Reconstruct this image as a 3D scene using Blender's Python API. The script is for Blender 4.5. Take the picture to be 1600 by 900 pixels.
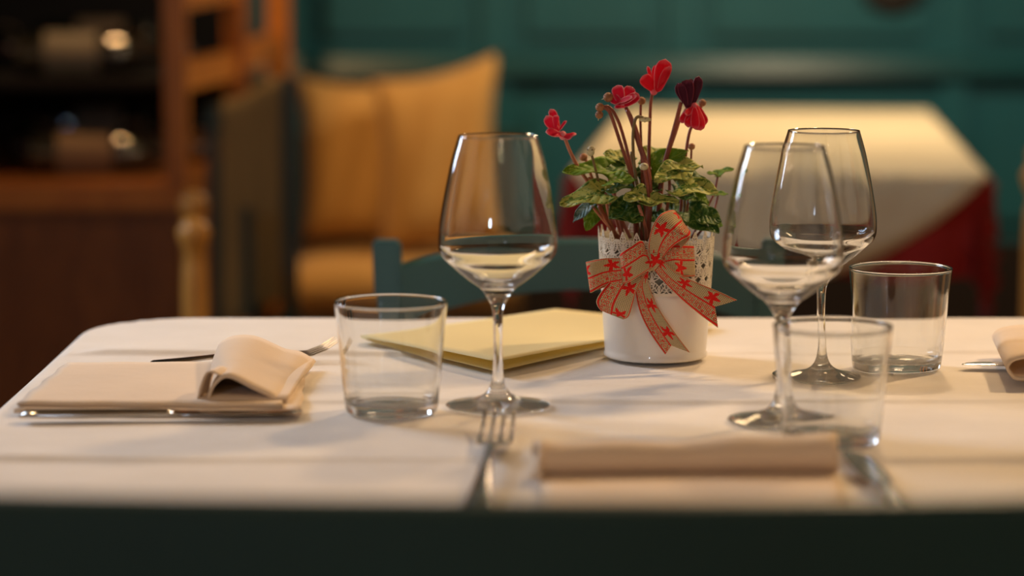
import bpy, bmesh, math, random
from mathutils import Vector, Matrix
for o in list(bpy.data.objects): bpy.data.objects.remove(o)
random.seed(7)
C = bpy.context.scene.collection
SC = bpy.context.scene
pi = math.pi
# ------------------------------------------------------------------ camera
F = 4000.0; CAMZ = 1.09; PITCH = math.atan(540/4000); TZ = 0.75
cam = bpy.data.cameras.new('camera'); cam_o = bpy.data.objects.new('camera', cam); C.objects.link(cam_o)
cam_o.location = (0, 0, CAMZ); cam_o.rotation_euler = (pi/2-PITCH, 0, 0)
cam.sensor_width = 36; cam.lens = 36*F/1600; cam.clip_start = .05
cam.dof.use_dof = True; cam.dof.focus_distance = 2.02; cam.dof.aperture_fstop = 2.9; cam.dof.aperture_blades = 0
SC.camera = cam_o
# ------------------------------------------------------------------ world and lights
w = bpy.data.worlds.new('world'); SC.world = w; w.use_nodes = True
w.node_tree.nodes['Background'].inputs[0].default_value = (.5, .55, .7, 1)
w.node_tree.nodes['Background'].inputs[1].default_value = .02
SC.view_settings.view_transform = 'Standard'; SC.view_settings.look = 'None'
SC.view_settings.exposure = 0.33; SC.view_settings.gamma = 1
def area(name, loc, target, sx, sy, power, col, shape='RECTANGLE', spread=pi):
    l = bpy.data.lights.new(name, 'AREA'); l.shape = shape; l.size = sx; l.size_y = sy
    l.energy = power; l.color = col; l.spread = spread
    o = bpy.data.objects.new(name, l); C.objects.link(o); o.location = loc
    o.rotation_euler = (Vector(target)-Vector(loc)).to_track_quat('-Z', 'Y').to_euler(); return o
def bulb(name, loc, power, col, r=.03):
    l = bpy.data.lights.new(name, 'POINT'); l.energy = power; l.color = col; l.shadow_soft_size = r
    o = bpy.data.objects.new(name, l); C.objects.link(o); o.location = loc; return o
WARM = (1, .66, .34); COOL = (.66, .80, 1)
SPR = math.radians(110)
area('lamp_over_table_left', (-.85, 2.75, 1.95), (.05, 2.0, .75), .16, .16, 1.2, WARM, 'DISK', SPR)
area('lamp_over_table_right', (1.25, 2.7, 1.95), (.25, 1.95, .75), .16, .16, 5.0, WARM, 'DISK', SPR)
area('lamp_behind_table', (.55, 3.3, 2.2), (.25, 1.95, .75), .14, .14, 3.6, WARM, 'DISK', SPR)
area('lamp_over_far_table', (.74, 4.72, 1.76), (.68, 4.66, .75), .46, .08, 12, (1, .73, .45))
area('lamp_over_bench', (-.62, 4.2, 2.2), (-.22, 5.1, .6), .12, .12, 4.2, (1, .55, .22), 'DISK', SPR)
area('window_daylight', (-1.52, 2.95, 1.55), (-.15, 1.9, .75), .55, 1.0, 15, COOL, spread=math.radians(135))
area('added_cool_fill', (-.95, -1.7, 1.6), (-.1, 2.5, .8), .2, .2, 6, COOL, 'DISK')  # unseen cool disk behind the camera, added for bottle glints and front fill
for i, (x, y) in enumerate(((.15, -.9), (.40, -.6), (.62, -.95), (.9, -.3), (.6, -1.5), (.25, -.2), (.05, .25), (.5, .1), (.95, -1.3), (.35, -1.2))):
    bulb('ceiling_spot', (x, y, 2.35+.06*(i % 3)), 1.75, (1, .72, .44), .022)
# ------------------------------------------------------------------ pixel to place
FW = Vector((0, math.cos(PITCH), -math.sin(PITCH))); UPV = Vector((0, math.sin(PITCH), math.cos(PITCH)))
CP = Vector((0, 0, CAMZ))
def ray(px, py): return FW + Vector((1, 0, 0))*((px-800)/F) + UPV*((450-py)/F)
def P(px, py, z=TZ):
    d = ray(px, py); return CP + d*((z-CAMZ)/d.z)
def PY(px, py, Y):
    d = ray(px, py); return CP + d*(Y/d.y)
# ------------------------------------------------------------------ materials
def nodes(m): return m.node_tree.nodes, m.node_tree.links
def mat(name, col, rough=.5, metal=0, bump=0, bscale=200, var=0, vscale=8, coat=0, spec=.5, sheen=0, trans=0, stretch=None):
    m = bpy.data.materials.new(name); m.use_nodes = True; N, L = nodes(m); b = N['Principled BSDF']
    b.inputs['Base Color'].default_value = (*col, 1); b.inputs['Roughness'].default_value = rough
    b.inputs['Metallic'].default_value = metal; b.inputs['Coat Weight'].default_value = coat
    b.inputs['Specular IOR Level'].default_value = spec; b.inputs['Sheen Weight'].default_value = sheen
    tc = N.new('ShaderNodeTexCoord'); mp = N.new('ShaderNodeMapping'); L.new(tc.outputs['Object'], mp.inputs[0])
    if stretch: mp.inputs['Scale'].default_value = stretch
    if var:
        n = N.new('ShaderNodeTexNoise'); n.inputs['Scale'].default_value = vscale; n.inputs['Detail'].default_value = 5
        L.new(mp.outputs[0], n.inputs['Vector'])
        r = N.new('ShaderNodeMapRange'); r.inputs[1].default_value = .3; r.inputs[2].default_value = .7
        r.inputs[3].default_value = 1-var; r.inputs[4].default_value = 1+var; L.new(n.outputs[0], r.inputs[0])
        mx = N.new('ShaderNodeVectorMath'); mx.operation = 'SCALE'; mx.inputs[0].default_value = col
        L.new(r.outputs[0], mx.inputs['Scale']); L.new(mx.outputs[0], b.inputs['Base Color'])
    if bump:
        n = N.new('ShaderNodeTexNoise'); n.inputs['Scale'].default_value = bscale; n.inputs['Detail'].default_value = 3
        L.new(mp.outputs[0], n.inputs['Vector'])
        bp = N.new('ShaderNodeBump'); bp.inputs['Strength'].default_value = bump; bp.inputs['Distance'].default_value = .001
        L.new(n.outputs[0], bp.inputs['Height']); L.new(bp.outputs[0], b.inputs['Normal'])
    if trans:
        t = N.new('ShaderNodeBsdfTranslucent'); mxs = N.new('ShaderNodeMixShader'); mxs.inputs[0].default_value = trans
        if var: L.new(mx.outputs[0], t.inputs[0])
        else: t.inputs[0].default_value = (*col, 1)
        L.new(b.outputs[0], mxs.inputs[1]); L.new(t.outputs[0], mxs.inputs[2]); L.new(mxs.outputs[0], N['Material Output'].inputs[0])
    return m
def glassmat():
    m = bpy.data.materials.new('clear_glass'); m.use_nodes = True; N, L = nodes(m)
    N.remove(N['Principled BSDF']); g = N.new('ShaderNodeBsdfGlass'); g.inputs['IOR'].default_value = 1.5
    g.inputs['Roughness'].default_value = 0; g.inputs['Color'].default_value = (.985, .99, .99, 1)
    L.new(g.outputs[0], N['Material Output'].inputs[0]); return m
def thinglass():
    m = bpy.data.materials.new('thin_glass'); m.use_nodes = True; N, L = nodes(m)
    N.remove(N['Principled BSDF']); t = N.new('ShaderNodeBsdfTransparent'); t.inputs[0].default_value = (.975, .98, .975, 1)
    g = N.new('ShaderNodeBsdfGlossy'); g.inputs['Roughness'].default_value = .0
    f = N.new('ShaderNodeFresnel'); f.inputs['IOR'].default_value = 1.45
    mx = N.new('ShaderNodeMixShader'); L.new(f.outputs[0], mx.inputs[0]); L.new(t.outputs[0], mx.inputs[1]); L.new(g.outputs[0], mx.inputs[2])
    L.new(mx.outputs[0], N['Material Output'].inputs[0]); return m
def wood(name, c1, c2, rough=.45, scale=6, stretch=(1, 8, 1)):
    m = bpy.data.materials.new(name); m.use_nodes = True; N, L = nodes(m); b = N['Principled BSDF']; b.inputs['Roughness'].default_value = rough
    tc = N.new('ShaderNodeTexCoord'); mp = N.new('ShaderNodeMapping'); mp.inputs['Scale'].default_value = stretch
    n = N.new('ShaderNodeTexNoise'); n.inputs['Scale'].default_value = scale; n.inputs['Detail'].default_value = 6; n.inputs['Distortion'].default_value = 1.5
    cr = N.new('ShaderNodeValToRGB'); cr.color_ramp.elements[0].position = .35; cr.color_ramp.elements[1].position = .65
    cr.color_ramp.elements[0].color = (*c1, 1); cr.color_ramp.elements[1].color = (*c2, 1)
    L.new(tc.outputs['Object'], mp.inputs[0]); L.new(mp.outputs[0], n.inputs[0]); L.new(n.outputs[0], cr.inputs[0]); L.new(cr.outputs[0], b.inputs['Base Color']); return m
def weave(name, col, scale=900, strength=.25, rough=.9, col2=None, var=.05):
    m = mat(name, col, rough, var=var, vscale=14, sheen=.15); N, L = nodes(m); b = N['Principled BSDF']
    tc = N.new('ShaderNodeTexCoord'); sx = N.new('ShaderNodeSeparateXYZ'); L.new(tc.outputs['Object'], sx.inputs[0])
    outs = []
    for k in (0, 1):
        mu = N.new('ShaderNodeMath'); mu.operation = 'MULTIPLY'; mu.inputs[1].default_value = scale; L.new(sx.outputs[k], mu.inputs[0])
        s = N.new('ShaderNodeMath'); s.operation = 'SINE'; L.new(mu.outputs[0], s.inputs[0]); outs.append(s)
    ad = N.new('ShaderNodeMath'); ad.operation = 'ADD'; L.new(outs[0].outputs[0], ad.inputs[0]); L.new(outs[1].outputs[0], ad.inputs[1])
    nz = N.new('ShaderNodeTexNoise'); nz.inputs['Scale'].default_value = 35; nz.inputs['Detail'].default_value = 4; L.new(tc.outputs['Object'], nz.inputs[0])
    b1 = N.new('ShaderNodeBump'); b1.inputs['Strength'].default_value = strength; b1.inputs['Distance'].default_value = .0004; L.new(ad.outputs[0], b1.inputs['Height'])
    b2 = N.new('ShaderNodeBump'); b2.inputs['Strength'].default_value = .5; b2.inputs['Distance'].default_value = .003
    L.new(nz.outputs[0], b2.inputs['Height']); L.new(b1.outputs[0], b2.inputs['Normal']); L.new(b2.outputs[0], b.inputs['Normal']); return m

M = {}
def softglass(name, k):
    m = glassmat(); m.name = name; N, L = nodes(m); g = [n for n in N if n.type == 'BSDF_GLASS'][0]
    t = N.new('ShaderNodeBsdfTransparent'); t.inputs[0].default_value = (.97, .975, .97, 1)
    x = N.new('ShaderNodeMixShader'); x.inputs[0].default_value = k
    L.new(g.outputs[0], x.inputs[1]); L.new(t.outputs[0], x.inputs[2]); L.new(x.outputs[0], N['Material Output'].inputs[0]); return m
M['glass_base'] = softglass('clear_glass_base', .14)
M['glass'] = glassmat(); M['thin'] = thinglass()
M['cloth'] = weave('cream_cotton', (.80, .745, .68), 9000, .12)
M['napkin'] = weave('napkin_cotton', (.80, .63, .46), 8000, .2)
M['steel'] = mat('cutlery_steel', (.62, .60, .57), .16, 1, bump=.03, bscale=400)
M['paper'] = mat('yellow_paper', (.97, .86, .50), .8, bump=.1, bscale=600, var=.02, trans=.35)
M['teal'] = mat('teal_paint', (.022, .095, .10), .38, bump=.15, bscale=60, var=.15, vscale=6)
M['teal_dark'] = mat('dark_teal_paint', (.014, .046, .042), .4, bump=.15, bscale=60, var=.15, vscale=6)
M['wall'] = mat('teal_panelling_paint', (.016, .15, .205), .42, bump=.2, bscale=40, var=.12, vscale=3)
M['plaster'] = mat('cream_plaster', (.55, .44, .30), .9, bump=.3, bscale=50, var=.05)
M['floor'] = wood('brown_floor_boards', (.09, .035, .012), (.16, .065, .025), .5, 3, (6, 1, 1))
M['orange_wood'] = wood('orange_varnished_wood', (.50, .16, .014), (.62, .23, .025), .4, 6, (4, 4, 1))
M['brown_wood'] = wood('dark_brown_wood', (.19, .060, .012), (.28, .095, .018), .45, 5, (5, 5, 1))
M['honey_wood'] = wood('honey_wood', (.50, .22, .035), (.60, .29, .06), .4, 6, (5, 5, 1))
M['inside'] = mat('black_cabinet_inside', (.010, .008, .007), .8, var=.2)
M['tan'] = weave('mustard_linen', (.52, .31, .09), 500, .4)
M['tan_pale'] = weave('pale_tan_linen', (.36, .27, .13), 500, .4)
M['far_cloth'] = weave('ivory_cotton', (.82, .74, .52), 1500, .2)
M['red_cloth'] = weave('red_cotton', (.33, .012, .008), 1200, .3)
M['bottle'] = mat('dark_bottle_glass', (.012, .014, .012), .06, var=.1, coat=1, spec=1)
M['label'] = mat('bottle_paper_label', (.28, .19, .12), .8, var=.1)
M['label2'] = mat('pale_bottle_label', (.25, .22, .17), .8, var=.1)
M['foil'] = mat('bottle_foil', (.05, .03, .03), .35, .6, var=.05)
M['enamel'] = mat('white_pot_enamel', (.82, .78, .72), .32, bump=.02, bscale=80, var=.015, coat=.3)
M['lace'] = mat('cream_pierced_metal', (.80, .74, .62), .45, var=.04, vscale=30)
M['liner'] = mat('grey_plastic_liner', (.20, .19, .14), .4, var=.1, vscale=20)
M['soil'] = mat('dark_potting_soil', (.02, .014, .009), .95, bump=1, bscale=300, var=.4, vscale=90)
M['stem'] = mat('red_brown_stem', (.26, .065, .035), .45, var=.3, vscale=60, bump=.1)
M['stem_green'] = mat('olive_brown_stem', (.20, .14, .05), .5, var=.25, vscale=60, bump=.1)
M['stem_pink'] = mat('salmon_pink_stem', (.48, .17, .10), .45, var=.2, vscale=60, bump=.1)
M['bud'] = mat('dry_brown_seed_pod', (.34, .15, .06), .6, var=.35, vscale=160, bump=.5, bscale=500)
M['bud_pale'] = mat('cream_bud', (.66, .60, .36), .5, var=.2, vscale=120, bump=.3)
M['iron'] = mat('black_iron', (.02, .02, .02), .5, var=.1)

def leafmat(name, dark, pale, amt, trans=.22):
    m = bpy.data.materials.new(name); m.use_nodes = True; N, L = nodes(m); b = N['Principled BSDF']; b.inputs['Roughness'].default_value = .5; b.inputs['Specular IOR Level'].default_value = .35
    uv = N.new('ShaderNodeTexCoord'); sx = N.new('ShaderNodeSeparateXYZ'); L.new(uv.outputs['UV'], sx.inputs[0])
    nz = N.new('ShaderNodeTexNoise'); nz.inputs['Scale'].default_value = 260; nz.inputs['Detail'].default_value = 4; nz.inputs['Distortion'].default_value = 1.0; L.new(uv.outputs['Object'], nz.inputs[0])
    # ring of silver pattern: strongest at mid radius, plus pale margin
    def mth(op, a, b_=None, c=None):
        n = N.new('ShaderNodeMath'); n.operation = op
        for k, s in enumerate((a, b_, c)):
            if s is None: continue
            if isinstance(s, (int, float)): n.inputs[k].default_value = s
            else: L.new(s, n.inputs[k])
        return n.outputs[0]
    av = mth('ABSOLUTE', mth('SUBTRACT', mth('MULTIPLY', sx.outputs[1], 2), 1))
    vein = mth('ABSOLUTE', mth('SINE', mth('ADD', mth('MULTIPLY', sx.outputs[0], 15), mth('MULTIPLY', av, -6))))
    ve = mth('LESS_THAN', vein, .16)
    mid = mth('LESS_THAN', av, .05)
    edge = mth('GREATER_THAN', av, .93)
    pat = mth('GREATER_THAN', mth('ADD', nz.outputs[0], mth('MULTIPLY', mth('SINE', mth('MULTIPLY', av, 3.1)), amt)), .62)
    f = mth('MINIMUM', mth('ADD', mth('MULTIPLY', pat, .75), mth('ADD', mth('MULTIPLY', ve, .22), mth('ADD', mth('MULTIPLY', mid, .35), mth('MULTIPLY', edge, .5)))), 1)
    mx = N.new('ShaderNodeMix'); mx.data_type = 'RGBA'; L.new(f, mx.inputs[0]); mx.inputs[6].default_value = (*dark, 1); mx.inputs[7].default_value = (*pale, 1)
    L.new(mx.outputs[2], b.inputs['Base Color'])
    bp = N.new('ShaderNodeBump'); bp.inputs['Strength'].default_value = .5; bp.inputs['Distance'].default_value = .0012; L.new(vein, bp.inputs['Height']); L.new(bp.outputs[0], b.inputs['Normal'])
    t = N.new('ShaderNodeBsdfTranslucent'); L.new(mx.outputs[2], t.inputs[0]); ms = N.new('ShaderNodeMixShader'); ms.inputs[0].default_value = trans
    L.new(b.outputs[0], ms.inputs[1]); L.new(t.outputs[0], ms.inputs[2]); L.new(ms.outputs[0], N['Material Output'].inputs[0]); return m
M['leaf_bright'] = leafmat('bright_green_leaf', (.17, .33, .02), (.45, .56, .10), .02, .4)
M['leaf_speck'] = leafmat('speckled_green_leaf', (.10, .22, .025), (.64, .66, .17), .24)
M['leaf_dark'] = leafmat('dark_green_leaf', (.04, .13, .018), (.24, .34, .07), .08)
M['leaf_blue'] = leafmat('blue_green_leaf', (.06, .15, .13), (.28, .38, .36), .15)
def petalmat(name, col, rim, trans=.3):
    m = bpy.data.materials.new(name); m.use_nodes = True; N, L = nodes(m); b = N['Principled BSDF']; b.inputs['Roughness'].default_value = .45; b.inputs['Specular IOR Level'].default_value = .25
    uv = N.new('ShaderNodeTexCoord'); sx = N.new('ShaderNodeSeparateXYZ'); L.new(uv.outputs['UV'], sx.inputs[0])
    a = N.new('ShaderNodeMath'); a.operation = 'MULTIPLY_ADD'; a.inputs[1].default_value = 2; a.inputs[2].default_value = -1; L.new(sx.outputs[1], a.inputs[0])
    ab = N.new('ShaderNodeMath'); ab.operation = 'ABSOLUTE'; L.new(a.outputs[0], ab.inputs[0])
    mxm = N.new('ShaderNodeMath'); mxm.operation = 'MAXIMUM'; L.new(ab.outputs[0], mxm.inputs[0]); L.new(sx.outputs[0], mxm.inputs[1])
    cr = N.new('ShaderNodeMapRange'); cr.inputs[1].default_value = .82; cr.inputs[2].default_value = 1.0; cr.inputs[3].default_value = 0; cr.inputs[4].default_value = .7; L.new(mxm.outputs[0], cr.inputs[0])
    mx = N.new('ShaderNodeMix'); mx.data_type = 'RGBA'; L.new(cr.outputs[0], mx.inputs[0]); mx.inputs[6].default_value = (*col, 1); mx.inputs[7].default_value = (*rim, 1)
    L.new(mx.outputs[2], b.inputs['Base Color'])
    wv = N.new('ShaderNodeMath'); wv.operation = 'SINE'; mu = N.new('ShaderNodeMath'); mu.operation = 'MULTIPLY'; mu.inputs[1].default_value = 60; L.new(sx.outputs[1], mu.inputs[0]); L.new(mu.outputs[0], wv.inputs[0])
    bp = N.new('ShaderNodeBump'); bp.inputs['Strength'].default_value = .3; bp.inputs['Distance'].default_value = .0006; L.new(wv.outputs[0], bp.inputs['Height']); L.new(bp.outputs[0], b.inputs['Normal'])
    t = N.new('ShaderNodeBsdfTranslucent'); L.new(mx.outputs[2], t.inputs[0]); ms = N.new('ShaderNodeMixShader'); ms.inputs[0].default_value = trans
    L.new(b.outputs[0], ms.inputs[1]); L.new(t.outputs[0], ms.inputs[2]); L.new(ms.outputs[0], N['Material Output'].inputs[0]); return m
M['petal_red'] = petalmat('crimson_petal', (.85, .008, .035), (.95, .28, .34))
M['petal_pink'] = petalmat('rose_red_petal', (.82, .014, .075), (.95, .5, .56))
M['petal_dark'] = petalmat('maroon_petal', (.075, .004, .022), (.30, .05, .10), .15)

def ribbonmat():
    m = bpy.data.materials.new('printed_burlap_ribbon'); m.use_nodes = True; N, L = nodes(m); b = N['Principled BSDF']; b.inputs['Roughness'].default_value = .85
    uv = N.new('ShaderNodeTexCoord'); sx = N.new('ShaderNodeSeparateXYZ'); L.new(uv.outputs['UV'], sx.inputs[0])
    U, V = sx.outputs[0], sx.outputs[1]         # both in metres / 0..1
    def mth(op, a, b_=None, c=None):
        n = N.new('ShaderNodeMath'); n.operation = op
        for k, s in enumerate((a, b_, c)):
            if s is None: continue
            if isinstance(s, (int, float)): n.inputs[k].default_value = s
            else: L.new(s, n.inputs[k])
        return n.outputs[0]
    W = .027
    vm = mth('MULTIPLY', V, W)
    def near(v, c, h): return mth('LESS_THAN', mth('ABSOLUTE', mth('SUBTRACT', v, c)), h)
    lines = mth('MAXIMUM', near(V, .05, .03), mth('MAXIMUM', near(V, .47, .028), near(V, .97, .012)))
    # lace print
    cb = N.new('ShaderNodeCombineXYZ'); L.new(mth('MULTIPLY', U, 250), cb.inputs[0]); L.new(mth('MULTIPLY', vm, 250), cb.inputs[1])
    vo = N.new('ShaderNodeTexVoronoi'); vo.inputs['Scale'].default_value = 1; vo.inputs['Randomness'].default_value = .35; L.new(cb.outputs[0], vo.inputs['Vector'])
    d = vo.outputs['Distance']
    lacep = mth('MAXIMUM', mth('LESS_THAN', d, .15), mth('MULTIPLY', mth('GREATER_THAN', d, .36), mth('LESS_THAN', d, .47)))
    lace = mth('MULTIPLY', lacep, near(V, .265, .17))
    # leaf-like flowers
    a = mth('MULTIPLY', mth('SUBTRACT', mth('FRACT', mth('DIVIDE', U, .026)), .5), .026)
    bb = mth('MULTIPLY', mth('SUBTRACT', V, .72), W)
    r = mth('SQRT', mth('ADD', mth('MULTIPLY', a, a), mth('MULTIPLY', bb, bb)))
    th = mth('ARCTAN2', bb, a)
    rad = mth('ADD', .0048, mth('ADD', mth('MULTIPLY', mth('COSINE', mth('MULTIPLY', th, 5)), .0019), mth('MULTIPLY', mth('COSINE', mth('MULTIPLY', th, 12)), .0007)))
    fl = mth('LESS_THAN', r, rad)
    red = mth('MINIMUM', mth('MAXIMUM', lines, mth('MAXIMUM', lace, fl)), 1)
    k = 2*pi/.0014
    su = mth('SINE', mth('MULTIPLY', U, k)); sv = mth('SINE', mth('MULTIPLY', vm, k))
    wv = mth('MAXIMUM', su, sv)
    wf = N.new('ShaderNodeMapRange'); wf.inputs[1].default_value = -.6; wf.inputs[2].default_value = .5; L.new(wv, wf.inputs[0])
    bc = N.new('ShaderNodeMix'); bc.data_type = 'RGBA'; L.new(wf.outputs[0], bc.inputs[0]); bc.inputs[6].default_value = (.07, .04, .018, 1); bc.inputs[7].default_value = (.66, .50, .28, 1); b.inputs['Specular IOR Level'].default_value = .1
    mx = N.new('ShaderNodeMix'); mx.data_type = 'RGBA'; L.new(mth('MULTIPLY', red, .96), mx.inputs[0]); L.new(bc.outputs[2], mx.inputs[6]); mx.inputs[7].default_value = (.78, .006, .008, 1)
    L.new(mx.outputs[2], b.inputs['Base Color'])
    bp = N.new('ShaderNodeBump'); bp.inputs['Strength'].default_value = .6; bp.inputs['Distance'].default_value = .0003; L.new(wv, bp.inputs['Height']); L.new(bp.outputs[0], b.inputs['Normal'])
    return m
M['ribbon'] = ribbonmat()

# ------------------------------------------------------------------ mesh helpers
class MB:
    def __init__(s): s.v = []; s.f = []; s.uv = []
    def grid(s, rows, uvs=None, close_u=False, close_v=False):
        n0 = len(s.v); nr = len(rows); nc = len(rows[0])
        for r_ in rows: s.v += [tuple(p) for p in r_]
        for i in range(nr if close_v else nr-1):
            for j in range(nc if close_u else nc-1):
                a, b = i, (i+1) % nr; c, d = j, (j+1) % nc
                s.f.append((n0+a*nc+c, n0+a*nc+d, n0+b*nc+d, n0+b*nc+c))
                if uvs: s.uv.append((uvs[a][c], uvs[a][d], uvs[b][d], uvs[b][c]))
                else: s.uv.append(((0, 0),)*4)
        return n0
    def cap(s, idx): s.f.append(tuple(idx)); s.uv.append(((0, 0),)*len(idx))
    def loft(s, loops):
        n0 = s.grid(loops, close_u=True); n = len(loops[0])
        s.cap([n0+i for i in range(n)][::-1]); k = n0+(len(loops)-1)*n; s.cap([k+i for i in range(n)])
    def box(s, x0, x1, y0, y1, z0, z1):
        s.loft([[(x0, y0, z), (x1, y0, z), (x1, y1, z), (x0, y1, z)] for z in (z0, z1)])
    def tube(s, pts, rad, n=8, caps=True):
        pts = [Vector(p) for p in pts]; loops = []
        ref = Vector((.3, 1, .2))
        for i, p in enumerate(pts):
            t = (pts[min(i+1, len(pts)-1)]-pts[max(i-1, 0)]).normalized()
            a = t.cross(ref).normalized(); b = t.cross(a)
            r_ = rad[i] if isinstance(rad, (list, tuple)) else rad
            loops.append([p+a*math.cos(2*pi*k/n)*r_+b*math.sin(2*pi*k/n)*r_ for k in range(n)])
        if caps: s.loft(loops)
        else: s.grid(loops, close_u=True)
    def ball(s, c, r, sc=(1, 1, 1), n=12):
        c = Vector(c); rows = []
        for i in range(n//2+1):
            th = pi*(i+.001)/(n//2+.002)
            rows.append([c+Vector((math.sin(th)*math.cos(2*pi*j/n)*sc[0], math.sin(th)*math.sin(2*pi*j/n)*sc[1], math.cos(th)*sc[2]))*r for j in range(n)])
        s.grid(rows, close_u=True)
    def lathe(s, prof, n=96, c=(0, 0, 0)):
        s.grid([[(c[0]+r_*math.cos(2*pi*j/n), c[1]+r_*math.sin(2*pi*j/n), c[2]+z) for j in range(n)] for r_, z in prof], close_u=True)
    def build(s, name, m, parent=None, smooth=True, bevel=0, solid=0, sub=0):
        me = bpy.data.meshes.new(name); me.from_pydata(s.v, [], s.f)
        uvl = me.uv_layers.new(name='UVMap'); k = 0
        for f in s.uv:
            for c_ in f: uvl.data[k].uv = c_; k += 1
        bm = bmesh.new(); bm.from_mesh(me)
        bmesh.ops.remove_doubles(bm, verts=bm.verts, dist=1e-6)
        if not solid and not m.name.startswith('clear_glass'): bmesh.ops.recalc_face_normals(bm, faces=bm.faces)
        if bevel:
            es = [e for e in bm.edges if len(e.link_faces) == 2 and e.calc_face_angle(0) > .6]
            bmesh.ops.bevel(bm, geom=es, offset=bevel, segments=2, affect='EDGES', clamp_overlap=True)
        bm.to_mesh(me); bm.free()
        me.materials.append(m)
        if smooth: me.polygons.foreach_set('use_smooth', [True]*len(me.polygons))
        o = bpy.data.objects.new(name, me); C.objects.link(o)
        if parent:
            o.parent = parent
            wl = parent; loc = Vector((0, 0, 0)); 
            mw = world_of(parent); o.matrix_parent_inverse = mw.inverted()
        if solid:
            md = o.modifiers.new('thickness', 'SOLIDIFY'); md.thickness = solid; md.offset = 0
        if sub:
            md = o.modifiers.new('smooth', 'SUBSURF'); md.levels = sub; md.render_levels = sub
        return o
def world_of(o):
    m = Matrix.LocRotScale(o.location, o.rotation_euler, o.scale)
    if o.parent: m = world_of(o.parent) @ o.matrix_parent_inverse @ m
    return m
def thing(name, label, cat, loc=(0, 0, 0), group=None, rz=0):
    o = bpy.data.objects.new(name, None); C.objects.link(o); o.location = loc; o.rotation_euler = (0, 0, rz)
    o.empty_display_size = .05; return tag(o, label, cat, group)
def tag(o, label, cat, group=None):
    o['label'] = label; o['category'] = cat
    if group: o['group'] = group
    return o
def struct(name, mb, m, parent=None, **k):
    o = mb.build(name, m, parent, **k)
    if not parent: o['kind'] = 'structure'
    return o
def dup(root, loc, label, rz=None):
    r = root.copy(); C.objects.link(r); r.location = loc; r['label'] = label
    if rz is not None: r.rotation_euler = (0, 0, rz)
    def rec(a, b):
        for ch in list(a.children):
            c = ch.copy(); C.objects.link(c); c.parent = b; rec(ch, c)
    rec(root, r); return r
def cat_rom(pts, n=6):
    pts = [Vector(p) for p in pts]; out = []
    for i in range(len(pts)-1):
        p0 = pts[max(i-1, 0)]; p1 = pts[i]; p2 = pts[i+1]; p3 = pts[min(i+2, len(pts)-1)]
        for k in range(n):
            t = k/n
            out.append(.5*((2*p1)+(p2-p0)*t+(2*p0-5*p1+4*p2-p3)*t*t+(3*p1-p0-3*p2+p3)*t**3))
    out.append(pts[-1]); return out
def prof(pts, s, n=5):
    return [(max(p.x, 0)/s, p.y/s) for p in cat_rom([(a, b, 0) for a, b in pts], n)]
def resample(pts, n):
    L = [0]
    for a, b in zip(pts, pts[1:]): L.append(L[-1]+(b-a).length)
    out = []
    for i in range(n):
        t = L[-1]*i/(n-1); k = 0
        while k < len(L)-2 and L[k+1] < t: k += 1
        out.append(pts[k].lerp(pts[k+1], (t-L[k])/max(L[k+1]-L[k], 1e-9)))
    return out, L[-1]

# ------------------------------------------------------------------ room
XL, XR, Y0, Y1, ZC = -1.6, 2.3, -2.4, 5.85, 2.75
b = MB(); b.box(XL, XR, Y0, Y1, -.1, 0); struct('floor', b, M['floor'], smooth=False)
b = MB(); b.box(XL, XR, Y0, Y1, ZC, ZC+.1); struct('ceiling', b, M['plaster'], smooth=False)
b = MB(); b.box(XR, XR+.1, Y0, Y1, 0, ZC); struct('wall_right', b, M['plaster'], smooth=False)
b = MB(); b.box(XL-.1, XL, Y0, Y1, 0, ZC); struct('wall_left', b, M['plaster'], smooth=False)
b = MB(); b.box(XL, XR, Y0-.1, Y0, 0, ZC); struct('wall_front', b, M['plaster'], smooth=False)
M['shade_base'] = mat('shade_brown_skirting', (.014, .008, .006), .6, var=.2)  # darkness under the far table put into the skirting colour
wb = MB(); wb.box(XL, XR, Y1, Y1+.1, 0, ZC); wallb = struct('wall_back', wb, M['wall'], smooth=False)
# tongue panels of the teal wall: stiles, rails and recessed fields
zr = PY(1200, 101, Y1-.03).z
xs = [XL+.02, -1.05, -.5, PY(775, 100, Y1).x, PY(1065, 100, Y1).x, PY(1490, 100, Y1).x, PY(1490, 100, Y1).x+.55, 1.95, XR-.02]
for x in xs[1:-1]:
    b = MB(); b.box(x-.035, x+.035, Y1-.022, Y1, .41, 1.5); b.build('stile', M['wall'], wallb, smooth=False, bevel=.004)
for a, c in zip(xs, xs[1:]):
    for z0, z1 in ((.45, zr-.10), (zr+.06, 1.42)):
        b = MB(); b.box(a+.07, c-.07, Y1-.0205, Y1, z0, z1); b.build('panel', M['wall'], wallb, smooth=False, bevel=.008)
b = MB(); b.box(XL, XR, Y1-.03, Y1, 0, .41); struct('baseboard_shade_back', b, M['shade_base'], smooth=False, bevel=.004)  # skirting raised so its painted shade fills the gap below the far table
b = MB()  # rounded glossy chair rail
b.loft([[(x, Y1, zr-.035), (x, Y1-.035, zr-.035), (x, Y1-.047, zr-.024), (x, Y1-.031, zr+.016), (x, Y1-.024, zr+.020), (x, Y1, zr+.022)] for x in (XL, XR)])
M['rail'] = mat('glossy_teal_rail', (.012, .10, .13), .30, var=.1, spec=.22)
struct('trim_1', b, M['rail'], smooth=False)

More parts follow.
